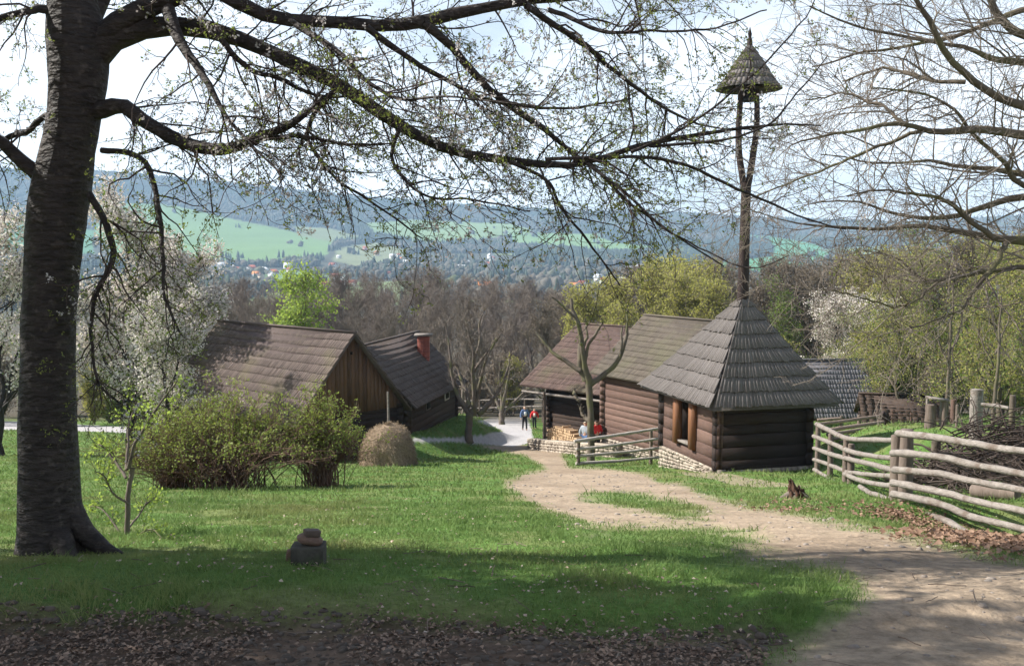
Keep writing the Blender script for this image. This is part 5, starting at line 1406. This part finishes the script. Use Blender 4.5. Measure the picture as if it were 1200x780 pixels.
def post(root, px, d, py_top, rad, seed, m=None, name='post', lean=0.0, dx=0.0):
    r = rs(seed); top = at(px, py_top, d); x = top[0] + dx; g = gz(x, d)
    q = resample([(x - lean, d, g - .3, rad * 1.08), (x - lean * .5, d, (g + top[2]) / 2, rad), (x, d, top[2], rad * .95)], 9)
    t = Tubes(); t.add_capped(q[:, :3], q[:, 3], 10, r.rand() * .6, .8, .12, r)
    return t.build(name, m or M_post, root)

M_rail_back = mat('brown_rail', (0.30, 0.235, 0.19), (0.15, 0.11, 0.09), rough=0.85, scale=6, bump=0.5, tint_w=0.4)
b = at(1056, 598, 14.4)
f = empty('rail_fence', (b[0], b[1], gz(b[0], b[1])), 'grey rail fence of six peeled poles running out of the right edge of the view', 'fence')
for k, (y0, y1, y2) in enumerate(((507, 514, 526), (530, 536, 552), (550, 557, 573), (565, 577, 598), (578, 591, 619), (594, 609, 645))):
    rail(f, [(1046 + 6 * (k == 0), y0, 14.5 - .05 * (k % 2), .050), (1105, y1 - 1, 13.3, .048), (1140, (y1 + y2) / 2 - 1, 12.7, .046), (1240, y2 + 8, 11.0, .042), (1330, y2 + 26, 9.9, .040)], 800 + k, wob=.008)
post(f, 1063, 14.62, 503, .10, 811); post(f, 1310, 10.3, 520, .10, 812)
b = at(990, 566, 21)
f = empty('rail_fence', (b[0], b[1], gz(b[0], b[1])), 'curving rail fence between the corner of the bell house and the double post', 'fence')
for k, pts in enumerate((
        [(957, 497, 28, .075), (972, 504, 26, .075), (992, 513, 22.5, .07), (1020, 515, 18.5, .062), (1058, 516, 14.75, .06)],
        [(954, 511, 28, .07), (975, 519, 25, .07), (995, 528, 21.5, .068), (1020, 534, 18, .062), (1052, 537, 14.8, .06)],
        [(954, 525, 28, .07), (975, 532, 25, .07), (1000, 538, 20.5, .07), (1025, 544, 17.5, .065), (1052, 552, 14.8, .062)],
        [(954, 538, 28, .068), (975, 546, 25, .065), (992, 553, 22, .06), (1000, 555, 20.5, .056)],
        [(996, 553, 21, .05), (1012, 555, 19, .052), (1052, 558, 14.8, .058)],
        [(990, 555, 22, .06), (1012, 564, 18.6, .06), (1050, 569, 14.8, .058)],
        [(954, 550, 28, .065), (968, 558, 26, .065), (980, 566, 24, .06), (992, 567, 22.5, .058)],
        [(1008, 570, 18.8, .055), (1022, 578, 17.2, .055), (1050, 587, 14.9, .056)])):
    rail(f, [(a_, b_, c_, e_ * .80) for a_, b_, c_, e_ in pts], 820 + k)
for k, (px, d, top) in enumerate(((959, 28.2, 498), (974, 25.4, 508), (992, 22.1, 515), (998, 21.6, 520), (1052, 14.85, 510))):
    post(f, px, d, top, .075 if d > 15 else .10, 830 + k)
# corral behind
b = at(1000, 505, 36)
f = empty('rail_fence', (b[0], b[1], gz(b[0], b[1])), 'brown corral rails with a dark leaning post on the meadow behind the bell house', 'fence')
for k, (a, c) in enumerate((((958, 492, 38, .06), (984, 490, 38, .055)), ((958, 497, 36, .06), (1034, 487, 38, .06)), ((964, 505, 35, .07), (1036, 494, 37, .065)), ((970, 509, 34, .065), (1036, 499, 37, .075)), ((976, 514, 34, .06), (1038, 506, 37, .065)), ((985, 518, 34, .06), (1042, 511, 37, .055)))):
    rail(f, [a, tuple((p + q) / 2 for p, q in zip(a, c)), c], 840 + k, m=M_rail_back)
post(f, 1033, 37, 484, .13, 850, m=M_pole, lean=-.35); post(f, 1007, 37.6, 486, .07, 851); post(f, 986, 38, 487, .06, 852); 
# behind it, reddish wattle hurdle
f = empty('hurdle', (*at(1070, 495, 41)[:2], gz(at(1070, 495, 41)[0], 41)), 'low reddish hurdle of thin sticks in front of the hut', 'hurdle')
r = rs(9)
for k in range(7):
    y0 = 482 + k * 2.6; rail(f, [(1044, y0 + r.randn(), 41, .022), (1064, y0 + 1 + r.randn(), 41.1, .022), (1092, y0 + 4 + r.randn() * 2, 41.2, .02)], 860 + k, 10, 6, m=M_log_warm, wob=.03)
for k, px in enumerate((1046, 1068, 1090)): post(f, px, 41.15, 480 + k * 2, .035, 870 + k, m=M_log_warm)
# by the log houses
b = at(725, 540, 36.5)
f = empty('rail_fence', (b[0], b[1], gz(b[0], b[1])), 'pale four rail fence between the lopped tree and the bell house', 'fence')
for k, pts in enumerate((((673, 517, 35.6, .065), (720, 510, 36.2, .06), (776, 501, 36.9, .055)), ((675, 526, 35.7, .055), (722, 521, 36.3, .055), (776, 513, 37, .05)), ((675, 534, 35.7, .055), (722, 530, 36.3, .055), (776, 524, 37, .05)), ((675, 543, 35.7, .058), (722, 540, 36.3, .055), (776, 535, 37, .05)))):
    rail(f, pts, 880 + k, m=M_palewood)
post(f, 678, 35.75, 515, .07, 890); post(f, 763, 36.95, 504, .07, 891); 
# lane fence far behind
b = at(560, 486, 88)
f = empty('rail_fence', (b[0], b[1], gz(b[0], b[1])), 'thin far rail fence along the lane at the foot of the bare wood', 'fence')
for k, dy in enumerate((0, 8)): rail(f, [(505, 470 + dy * .8, 92, .07), (560, 470 + dy, 90, .07), (600, 468 + dy, 88, .07), (640, 468 + dy, 84, .07)], 895 + k, wob=.03)
for k, px in enumerate((508, 535, 562, 590, 615, 636)): post(f, px, 92 - (px - 505) * .055, 468, .08, 900 + k)

# ---------------------------------------------------------------- haystack
def haystack():
    d = 36.0; c = at(455, 543, d); r = rs(61); g = gz(c[0], d)
    root = empty('haystack', (c[0], d, g), 'rounded brown haystack standing by the barn', 'haystack')
    K, S = 26, 44; prof = []
    H = at(455, 497, d)[2] - g
    V = []
    for i in range(K):
        v = i / (K - 1)
        rad = 1.06 * (1 - v ** 4.2) ** .5 * (1.0 - .16 * v) if v < 1 else 0.001
        for j in range(S):
            a = j * 2 * pi / S; n_ = float(fbm(np.array([math.cos(a) * 1.8 + 5 + v]), np.array([math.sin(a) * 1.8 + v * 2.6]), 6, 4)[0]) - .5
            rr_ = rad * (1 + .36 * n_)
            V.append((c[0] + rr_ * math.cos(a) + .05 * v, d + rr_ * math.sin(a), g - .1 + (H + .1) * v * (1 + .05 * n_)))
    Q = [(i * S + j, i * S + (j + 1) % S, (i + 1) * S + (j + 1) % S, (i + 1) * S + j) for i in range(K - 1) for j in range(S)]
    m = mat('hay', (0.33, 0.25, 0.175), (0.16, 0.115, 0.078), rough=0.95, scale=14, streak=(1, 1, .35), bump=0.9, bscale=20, tint_w=0.2)
    V = np.array(V)
    hay = mesh_np('hay', V, Q, None, m, root, True, tint=r.rand(len(Q)))
    # loose straws
    N = 9000; k = r.randint(len(V), size=N); P0 = V[k] + r.randn(N, 3) * .03
    o_ = P0 - np.array([c[0], d, g + .4]); o_ = norm(o_)
    dr = norm(r.randn(N, 3) * .8 + o_ * .35 + np.array([0, 0, -.5])); P = np.stack([P0, P0 + dr * .06, P0 + dr * .13 + np.array([0, 0, -.02])], 1)
    t = Tubes(); t.add(P, np.full((N, 3), .0045), 3); ms = mat('straw', (0.40, 0.31, 0.215), (0.19, 0.14, 0.095), rough=0.9, bump=0, tint_w=.9)
    t.build('loose_straw', ms, root)['kind'] = 'stuff'
    return root
haystack()
c = at(455, 500, 37.4)
pt = Tubes(); top = at(455, 459, 37.4); g = gz(c[0], 37.4)
pt.add_capped(np.array([(c[0], 37.4, g - .2), (c[0] + .01, 37.4, (g + top[2]) / 2), (c[0], 37.4, top[2])]), np.array([.05, .045, .04]), 8)
tag(rebase(pt.build('wooden_pole', M_greywood), (c[0], 37.4, g)), 'thin upright wooden pole rising just behind the haystack', 'pole')
for k, (px, d, top, lab) in enumerate(((519, 54, 473, 'dark thin post on the grass bank beside the chimney house'),)):
    c = at(px, top, d); g = gz(c[0], d); t = Tubes(); t.add_capped(np.array([(c[0], d, g - .2), (c[0], d, (g + c[2]) / 2), (c[0], d, c[2])]), np.array([.07, .065, .06]), 8)
    tag(rebase(t.build('wooden_post', M_pole), (c[0], d, g)), lab, 'post')

# ---------------------------------------------------------------- stacked stones in front
def stone(name, label, c, dims, seed, m, sq=0.55, rz=0, tilt=(0, 0)):
    r = rs(seed); bpyc = []
    n = 9
    # rounded, chipped block from a subdivided cube
    V = []; Q = []; idx = {}
    def vid(p):
        k = tuple(np.round(p, 5))
        if k not in idx: idx[k] = len(V); V.append(p)
        return idx[k]
    for ax in range(3):
        for s in (-1, 1):
            for i in range(n):
                for j in range(n):
                    q = []
                    for (a_, b_) in ((i, j), (i + 1, j), (i + 1, j + 1), (i, j + 1)):
                        p = np.zeros(3); p[ax] = s; p[(ax + 1) % 3] = -1 + 2 * a_ / n; p[(ax + 2) % 3] = -1 + 2 * b_ / n; q.append(vid(p))
                    Q.append(q if s > 0 else q[::-1])
    V = np.array(V); Sp = norm(V) * 1.18
    V = V * sq + Sp * (1 - sq)
    nn = fbm(V[:, 0] * 1.3 + V[:, 2] * .9 + seed, V[:, 1] * 1.3 - V[:, 2] * .8 + 3, seed, 4)[:, None] - .5
    V = V * (1 + (.20 if sq < .9 else .09) * nn)
    V = V * np.array(dims) / 2
    M = Matrix.Rotation(rz, 3, 'Z') @ Matrix.Rotation(tilt[0], 3, 'X') @ Matrix.Rotation(tilt[1], 3, 'Y')
    V = V @ np.array(M).T + np.array(c)
    return mesh_np(name, V, Q, None, m, None, False, tint=r.rand(len(Q)))
M_blk = mat('block_stone', (0.085, 0.080, 0.066), (0.040, 0.038, 0.033), rough=.95, scale=10, bump=.6, bscale=26, tint_w=.1, c3=(0.07, 0.09, 0.04), c3_scale=6)
M_brn = mat('brown_stone', (0.200, 0.130, 0.095), (0.100, 0.066, 0.052), rough=.8, scale=9, bump=.4, tint_w=.1)
M_brn2 = mat('dull_stone', (0.130, 0.100, 0.080), (0.070, 0.052, 0.044), rough=.85, scale=9, bump=.5, tint_w=.1)
d = 6.05; c = at(362, 661, d); g = gz(c[0], d); S_ = d / F * .86
s0 = stone('stone_block', 'squared dark stone block standing in the turf under two loose stones', (c[0], d, g + .055), (44 * S_, 34 * S_, 32 * S_), 3, M_blk, 1.0, .06); tag(rebase(s0, (c[0], d, g)), 'squared dark stone block standing in the turf under two loose stones', 'stone')
topz = g + .055 + 17 * S_
s1 = stone('flat_stone', '', (c[0] + 2 * S_, d, topz + 6.0 * S_), (32 * S_, 26 * S_, 12 * S_), 5, M_brn, .25, .2, (0, .22)); tag(rebase(s1, (c[0], d, topz)), 'smooth reddish brown stone lying on the squared block', 'stone')
s2 = stone('flat_stone', '', (c[0] + 5 * S_, d, topz + 15.5 * S_), (21 * S_, 17 * S_, 8.5 * S_), 7, M_brn2, .8, .5, (0, .12)); tag(rebase(s2, (c[0], d, topz + 12 * S_)), 'small dull brown stone topmost on the little stone pile', 'stone')
c = at(340, 657, 6.15); s3 = stone('flat_stone', '', (c[0], 6.15, gz(c[0], 6.15) + .03), (.05, .05, .10), 8, M_brn, .5, .2, (.2, .1)); tag(s3, 'small red brown stone leaning on the left side of the squared block', 'stone')
for px, dims, lab, sd in ((140, (.24, .13, .07), 'pale flat rock cut by the bottom edge, left of the other', 9), (236, (.20, .12, .06), 'pale flat rock cut by the bottom edge, right of the other', 10)):
    c = at(px, 781, 3.83); tag(rebase(stone('rock', '', (c[0], 3.8, gz(c[0], 3.8) + .02), dims, sd, mat('pale_rock', (0.30, 0.285, 0.265), (0.16, 0.15, 0.14), rough=.9, scale=12, bump=.4, tint_w=.1), .35), (c[0], 3.8, gz(c[0], 3.8))), lab, 'rock')

# ---------------------------------------------------------------- rotten stump
def stump():
    r = rs(71); d = 16.3; c = at(933, 586, d); g = gz(c[0], d)
    root = empty('tree_stump', (c[0], d, g), 'dark rotten split stump in the grass beside the track', 'stump')
    m = mat('rotten_wood', (0.090, 0.048, 0.032), (0.030, 0.018, 0.014), rough=.95, scale=12, streak=(1, 1, .3), bump=.9, tint_w=.3)
    t = Tubes()
    for k in range(30):
        a = r.rand() * 6.28; rr_ = .15 * r.rand() ** .5; x = c[0] + rr_ * math.cos(a); y = d + rr_ * math.sin(a)
        h_ = .10 + .12 * r.rand() + (.20 if (x < c[0] - .04 and r.rand() < .7) else 0)
        t.add(np.array([(x, y, g - .05), (x + r.randn() * .012, y, g + h_ * .6), (x + r.randn() * .03, y + r.randn() * .02, g + h_)]), np.array([.055, .042, .008]), 7, r.rand(), .5, r)
    t.build('core', m, root)
    t = Tubes()
    for k in range(5):
        a = k * 1.3 + .4; t.add(np.array([(c[0] + .08 * math.cos(a), d + .08 * math.sin(a), g + .08), (c[0] + .2 * math.cos(a), d + .2 * math.sin(a), g + .02), (c[0] + .32 * math.cos(a), d + .32 * math.sin(a), g - .05)]), np.array([.06, .04, .02]), 8, r.rand(), .3, r)
    t.build('roots', M_bark_bare, root)
stump()

# ---------------------------------------------------------------- brush pile, log, posts on the right
def brush():
    r = rs(81)
    c = at(1165, 560, 18.5); g = gz(c[0], 18.5)
    root = empty('brush_pile', (c[0], 18.5, g), 'big heap of cut dark branches behind the rail fence', 'brush pile')
    N = 1500; K = 6
    x = c[0] + 1.3 + np.clip(r.randn(N) * 1.5, -2.3, 4); y = 19.2 + r.randn(N) * 1.3
    top = 1.5 * np.exp(-((x - c[0] - 1.3) / 2.2) ** 2 - ((y - 19.2) / 2.0) ** 2)
    z = terrain(x, y) + top * r.rand(N) ** .7 * .9 + .03
    a = r.rand(N) * 6.28; L_ = .5 + 1.3 * r.rand(N); dr = norm(np.stack([np.cos(a), np.sin(a), r.randn(N) * .28], 1))
    t_ = np.linspace(-.5, .5, K)[None, :, None]
    P = np.stack([x, y, z], 1)[:, None] + dr[:, None] * t_ * L_[:, None, None] + np.cumsum(r.randn(N, K, 3), 1) * .03
    P[:, :, 2] = np.maximum(P[:, :, 2], terrain(P[:, :, 0], P[:, :, 1]) + .01)
    R = (.007 + .022 * r.rand(N) ** 3)[:, None] * np.linspace(1, .4, K)
    t = Tubes(); t.add(P, R, 5)
    # bigger arching sticks on top
    for k in range(46):
        px = 1100 + 110 * r.rand(); q0 = at(px, 520 - 20 * r.rand(), 18.5 + r.rand()); q1 = q0 + np.array([r.randn() * .9 + .8, r.randn() * .4, .5 * r.rand()]); mid = (q0 + q1) / 2 + np.array([0, 0, .3 * r.rand()])
        q = resample([(*q0, .014), (*mid, .011), (*q1, .005)], 9); t.add(q[:, :3] + np.cumsum(r.randn(9, 3), 0) * .012, q[:, 3], 5)
    m = mat('cut_branch', (0.110, 0.086, 0.074), (0.032, 0.023, 0.020), rough=.9, scale=2, bump=0, tint_w=.8)
    sprP, sprR = sprout(P[::2], R[::2], 4, .45, 45, .05, .2, 5, r, rr=.008)
    t.add(sprP, np.maximum(sprR, .0025), 3); t.build('sticks', m, root)
brush()
def log_obj(a, b_, rad, label, seed):
    r = rs(seed); a = np.array(a); b_ = np.array(b_); q = resample([(*a, rad), (*((a + b_) / 2 + [0, 0, .01]), rad * .97), (*b_, rad * .9)], 10)
    t = Tubes(); t.add_capped(q[:, :3], q[:, 3], 14, .2, .9, .08, r); o = t.build('log', M_post); return tag(rebase(o, a), label, 'log')
a = at(1140, 592, 15.6); a[2] = gz(a[0], 15.6) + .11; b_ = at(1192, 603, 15.0); b_[2] = gz(b_[0], 15.0) + .11
log_obj(a, b_, .12, 'cut grey log lying on the ground behind the lower fence rails', 91)
a = at(1096, 519, 20); a[2] = gz(a[0], 20) + .5

def frame():
    c = at(1097, 505, 31); d = 31.0; g = gz(c[0], d)
    root = empty('well_frame', (c[0], d, g), 'weathered post and crossbeam frame around a hollow trunk on the meadow', 'well')
    post(root, 1091, d, 474, .17, 921, M_post, 'hollow_trunk'); post(root, 1087, d + .3, 466, .05, 922, M_greywood)
    post(root, 1107, d - .2, 468, .075, 923); post(root, 1103, d - .1, 470, .045, 924, M_greywood)
    mb = MB(); mb.beam(at(1085, 465, d), at(1112, 469, d - .2), .30, .06, .1); mb.build('crossbeam', M_greywood, root)
    return root
frame()
for k, (px, d, top, rad, lab) in enumerate(((1118, 33, 468, .10, 'reddish short post just right of the crossbeam frame'), (1145, 27, 456, .17, 'thick pale grey post behind the heap of branches'), (1187, 19.5, 463, .065, 'thin lichened stake rising from the right of the branch heap'), (1097, 20.5, 516, .10, 'mossy short post behind the top fence rail'), (1122, 30, 474, .05, 'thin stake right of the reddish short post'))):
    t = bpy.data.objects.new('tmp', None); q = at(px, top, d); g = gz(q[0], d); r = rs(930 + k)
    tt = Tubes(); rr_ = resample([(q[0], d, g - .2, rad * 1.06), (q[0], d, (g + q[2]) / 2, rad), (q[0], d, q[2], rad * .95)], 9); tt.add_capped(rr_[:, :3], rr_[:, 3], 10, .4, .8, .14, r)
    o = tt.build('wooden_post', (M_log_warm, M_greywood, M_bark_moss, M_bark_moss, M_post)[k]); tag(rebase(o, (q[0], d, g)), lab, 'post'); bpy.data.objects.remove(t)
t = Tubes(); q = resample([(*at(1150, 474, 26.5), .055), (*at(1165, 475, 26.3), .06), (*at(1182, 478, 26), .045)], 8); t.add_capped(q[:, :3], q[:, 3], 9, .1, .9, .15, rs(5))
o = t.build('branch', M_greywood); 
tag(rebase(o, at(1150, 474, 26.5)), 'pale bare branch laid across between the grey post and the stake', 'branch')

# ---------------------------------------------------------------- firewood and low stone wall by the lane
def firewood():
    r = rs(95); a = np.array([*at(641, 505, 50.2)[:2]]); b_ = np.array([*at(676, 508, 47.6)[:2]]); D = b_ - a; Ln = np.linalg.norm(D); D /= Ln; n_ = np.array([-D[1], D[0]]) ; 
    if n_[1] > 0: n_ = -n_
    g = gz(*((a + b_) / 2)); root = empty('woodpile', (*((a + b_) / 2), g), 'stack of split firewood with pale cut ends against the log house wall', 'woodpile')
    mend = mat('cut_end', (0.55, 0.40, 0.25), (0.30, 0.18, 0.10), rough=.9, scale=8, bump=.2, tint_w=.8)
    t = Tubes(); rad = .075
    for i in range(10):
        nrow = int(Ln / (rad * 2.05))
        for j in range(nrow):
            if i > 5 + 4 * math.sin(pi * (j + 2) / (nrow + 3)): continue
            p = a + D * (j + .5 * (i % 2) + .5) * rad * 2.05; z = g + .1 + i * rad * 1.75; rr_ = rad * (.7 + .4 * r.rand())
            p0 = np.array([*(p + n_ * (.05 * r.rand())), z]); p1 = p0 - np.array([*n_, 0]) * .5
            t.add(np.array([p0 - np.array([*n_, 0]) * .02, p1]), np.array([rr_, rr_]), 7, r.rand() * .3 + .6, .2, r)
            t.add(np.array([p0 - np.array([*n_, 0]) * .02, p0 - np.array([*n_, 0]) * .015]), np.array([rr_, 1e-4]), 7, r.rand() * .4)
    t.build('logs', mend, root)['kind'] = 'stuff'
firewood()
w_ = MB(); P = [at(619, 518, 52.0), at(640, 518, 49.5), at(676, 524, 45.5), at(720, 526, 42.8)]
for (p, q), sd in zip(zip(P[:-1], P[1:]), (1, 2, 3)):
    n_ = np.array([(q - p)[1], -(q - p)[0]]); n_ = n_ / np.linalg.norm(n_); n_ = n_ if n_[1] < 0 else -n_
    z0, z1 = gz(p[0], p[1]), gz(q[0], q[1]); rubble(w_, p[:2], q[:2], z0 - .2, z1 - .2, z0 + .52, z1 + .52, n_, 96 + sd, h=.14, depth=.45)
    nn = np.array([*n_, 0]); 
    w_.hexa([p * [1, 1, 0] + [0, 0, z0 + .50] + nn * .05, q * [1, 1, 0] + [0, 0, z1 + .50] + nn * .05, q * [1, 1, 0] + [0, 0, z1 + .50] - nn * .45, p * [1, 1, 0] + [0, 0, z0 + .50] - nn * .45,
             p * [1, 1, 0] + [0, 0, z0 + .58] + nn * .05, q * [1, 1, 0] + [0, 0, z1 + .58] + nn * .05, q * [1, 1, 0] + [0, 0, z1 + .58] - nn * .45, p * [1, 1, 0] + [0, 0, z0 + .58] - nn * .45], .2)
o = w_.build('stone_wall', M_lime); tag(rebase(o, (P[1][0], P[1][1], gz(P[1][0], P[1][1]))), 'low pale stone wall along the yard of the log houses', 'wall')
# white bird-table like thing and dark hedge bits are too small to read

# ---------------------------------------------------------------- people
M_skin = mat('skin', (0.55, 0.34, 0.25), (0.50, 0.30, 0.22), rough=.6, bump=0)
def skin_mesh(name, verts, edges, radii, m, parent, root_i=0):
    me = bpy.data.meshes.new(name); me.from_pydata([tuple(v) for v in verts], edges, []); o = bpy.data.objects.new(name, me); COL.objects.link(o)
    if parent: o.parent = parent
    sk = o.modifiers.new('skin', 'SKIN')
    if not me.skin_vertices: me.attributes
    lay = me.skin_vertices[0].data
    for i, rad in enumerate(radii):
        lay[i].radius = (rad, rad) if not isinstance(rad, tuple) else rad
        lay[i].use_root = (i == root_i)
    sb = o.modifiers.new('smooth', 'SUBSURF'); sb.levels = 1; sb.render_levels = 2
    me.materials.append(m); return o
def person(px, d, h, rz, coat, trous, hairm, label, stride=.22, lift=0.0, extra=None, arm_out=.05):
    x = (px - 600) / F * d; g = gz(x, d)
    root = empty('person', (x, d, g), label, 'person', rz=rz)
    k = h / 1.72; Sx = stride
    J = {'pel': (0, 0, .95), 'ch': (0, 0, 1.25), 'nk': (0, 0, 1.46), 'hd': (0, -.01, 1.56), 'ht': (0, 0, 1.68)}
    for s, n_ in ((-1, 'l'), (1, 'r')):
        f_ = Sx * s
        J['hip' + n_] = (.09 * s, 0, .92); J['kn' + n_] = (.10 * s, -f_ * .55 - .03, .50); J['an' + n_] = (.10 * s, -f_, .09); J['to' + n_] = (.11 * s, -f_ - .15, .03)
        J['sh' + n_] = (.19 * s, 0, 1.40); J['el' + n_] = (.24 * s + arm_out * s, f_ * .3, 1.13); J['wr' + n_] = (.25 * s + arm_out * s, f_ * .6 - .06, .90); J['ha' + n_] = (.25 * s + arm_out * s, f_ * .6 - .09, .81)
    nm = list(J); V = [tuple(c * k for c in J[n_]) for n_ in nm]; ix = {n_: i for i, n_ in enumerate(nm)}
    E = [('pel', 'ch'), ('ch', 'nk'), ('nk', 'hd'), ('hd', 'ht')]
    for n_ in 'lr': E += [('pel', 'hip' + n_), ('hip' + n_, 'kn' + n_), ('kn' + n_, 'an' + n_), ('an' + n_, 'to' + n_), ('ch', 'sh' + n_), ('sh' + n_, 'el' + n_), ('el' + n_, 'wr' + n_), ('wr' + n_, 'ha' + n_)]
    Rd = {'pel': .125, 'ch': .14, 'nk': .055, 'hd': .10, 'ht': .075}
    for n_ in 'lr': Rd.update({'hip' + n_: .085, 'kn' + n_: .058, 'an' + n_: .042, 'to' + n_: .035, 'sh' + n_: .065, 'el' + n_: .045, 'wr' + n_: .03, 'ha' + n_: .035})
    skin_mesh('body', V, [(ix[a], ix[b]) for a, b in E], [Rd[n_] * k for n_ in nm], M_skin, root, ix['pel'])
    def sub(names, edges, add, m, name, r0):
        i2 = {n_: i for i, n_ in enumerate(names)}
        skin_mesh(name, [tuple(c * k for c in J[n_]) for n_ in names], [(i2[a], i2[b]) for a, b in edges], [(Rd[n_] + add) * k for n_ in names], m, root, i2[r0])
    sub(['pel', 'ch', 'shl', 'ell', 'wrl', 'shr', 'elr', 'wrr', 'nk'], [('pel', 'ch'), ('ch', 'nk'), ('ch', 'shl'), ('shl', 'ell'), ('ell', 'wrl'), ('ch', 'shr'), ('shr', 'elr'), ('elr', 'wrr')], .028, coat, 'jacket', 'ch')
    sub(['pel', 'hipl', 'knl', 'anl', 'hipr', 'knr', 'anr'], [('pel', 'hipl'), ('hipl', 'knl'), ('knl', 'anl'), ('pel', 'hipr'), ('hipr', 'knr'), ('knr', 'anr')], .018, trous, 'trousers', 'pel')
    for n_ in 'lr':
        q = J['an' + n_]; t_ = J['to' + n_]; skin_mesh('shoe', [tuple(c * k for c in (q[0], q[1] + .05, .05)), tuple(c * k for c in (t_[0], t_[1], .045))], [(0, 1)], [.055 * k, .045 * k], M_dark, root)
    skin_mesh('hair', [tuple(c * k for c in (0, .035, 1.58)), tuple(c * k for c in (0, .02, 1.70))], [(0, 1)], [.105 * k, .085 * k], hairm, root)
    # face: nose, ears, eyes
    t = Tubes(); 
    t.add(np.array([(0, -.105, 1.60), (0, -.135, 1.565)]) * k, np.array([.01, .018]) * k, 6); 
    for s in (-1, 1): t.add(np.array([(s * .095, 0, 1.60), (s * .108, .01, 1.56)]) * k, np.array([.022, .016]) * k, 6)
    V_ = np.concatenate(t.V); o = mesh_np('face', V_, np.concatenate(t.Q), None, M_skin, None, True, tint=np.concatenate(t.t)); o.parent = root
    if extra:
        mb = MB()
        if extra == 'pack': mb.box((0, .20 * k, 1.22 * k), (.14 * k, 0, 0), (0, .08 * k, 0), (0, 0, .20 * k)); o = mb.build('backpack', M_bluecloth); o.parent = root
        if extra == 'bib': 
            mb.box((0.02 * k, -.165 * k, 1.20 * k), (.075 * k, 0, 0), (0, .02 * k, 0), (0, 0, .14 * k)); o = mb.build('bag', M_white); o.parent = root
    return root
M_bluecloth = mat('blue_cloth', (0.10, 0.15, 0.27), (0.07, 0.10, 0.20), rough=.8, bump=.1)
M_redcloth = mat('red_cloth', (0.62, 0.035, 0.035), (0.5, 0.03, 0.03), rough=.8, bump=.1)
M_greycloth = mat('grey_cloth', (0.36, 0.40, 0.44), (0.30, 0.33, 0.38), rough=.8, bump=.1)
M_blackcloth = mat('dark_cloth', (0.025, 0.025, 0.03), (0.02, 0.02, 0.022), rough=.9, bump=.1)
M_jeans = mat('denim', (0.10, 0.16, 0.30), (0.07, 0.12, 0.24), rough=.9, bump=.1)
M_hair_d = mat('dark_hair', (0.05, 0.035, 0.025), (0.03, 0.022, 0.018), rough=.7, bump=0)
M_hair_l = mat('light_hair', (0.40, 0.33, 0.26), (0.3, 0.25, 0.2), rough=.7, bump=0)
def dist_for(px, py):
    return ground_at(px, py)[1]
person(615, dist_for(615, 504), 1.80, 0.15, M_bluecloth, M_blackcloth, M_hair_l, 'taller walker in a blue jacket and dark trousers on the pale lane', .22, extra='bib')
person(626.5, dist_for(626, 502.5), 1.55, -0.1, M_redcloth, M_blackcloth, M_hair_d, 'shorter walker in a red jacket beside the one in blue', .18, extra='bib')
person(687, 45.5, 1.62, 2.6, M_greycloth, M_jeans, M_hair_l, 'person in a grey top and blue jeans half hidden by the lopped tree', .05)
person(700, 45.0, 1.68, 3.4, M_redcloth, M_blackcloth, M_hair_d, 'person in a bright red jacket standing right of the lopped tree', .05, extra=None)

# ---------------------------------------------------------------- trees to the left of the view that shade the foreground
def shade():
    t = make_tree('leafy_tree', 'dense leafy tree left of the cherry, beyond the edge of the photo', 'tree', None, 9, .22, 951, M_bark_bare, M_twig_wood, crown_at=.32, spread=.40, up=.15, n1=26, n2=8, n3=6, leaf=M_leaf_green, leaf_n=4, leaf_size=.24, leaf_spread=.25, twig_min=.01)
    put(t, -6.6, 6.1, 0, .72)
    t2 = make_tree('leafy_tree', 'second dense leafy tree left of the camera, beyond the edge of the photo', 'tree', None, 9, .22, 952, M_bark_bare, M_twig_wood, crown_at=.32, spread=.40, up=.15, n1=26, n2=8, n3=6, leaf=M_leaf_green, leaf_n=4, leaf_size=.24, leaf_spread=.25, twig_min=.01)
    put(t2, -5.6, 3.6, 2, .68)
    t3 = copy_tree(t2); t3['label'] = 'dense leafy tree furthest left, beyond the edge of the photo'; put(t3, -8.8, 6.9, 4, .74)
shade()
# ---------------------------------------------------------------- the air
def haze():
    V = np.array([(sx, sy, sz) for sz in (-60.0, 420.0) for sx, sy in ((-12500, -60), (12500, -60), (12500, 5600), (-12500, 5600))], float)
    mb = MB(); mb.hexa(V)
    m = bpy.data.materials.new('haze'); m.use_nodes = True
    n = m.node_tree.nodes; n.clear()
    o_ = n.new('ShaderNodeOutputMaterial'); v = n.new('ShaderNodeVolumePrincipled')
    v.inputs['Color'].default_value = (0.50, 0.74, 1.0, 1)
    v.inputs['Density'].default_value = HAZE
    v.inputs['Anisotropy'].default_value = 0.0
    m.node_tree.links.new(v.outputs[0], o_.inputs['Volume'])
    o = mb.build('haze', m)
    tag(o, 'pale blue haze in the air over the whole valley', 'haze', kind='stuff')
HAZE = 0.00016
haze()
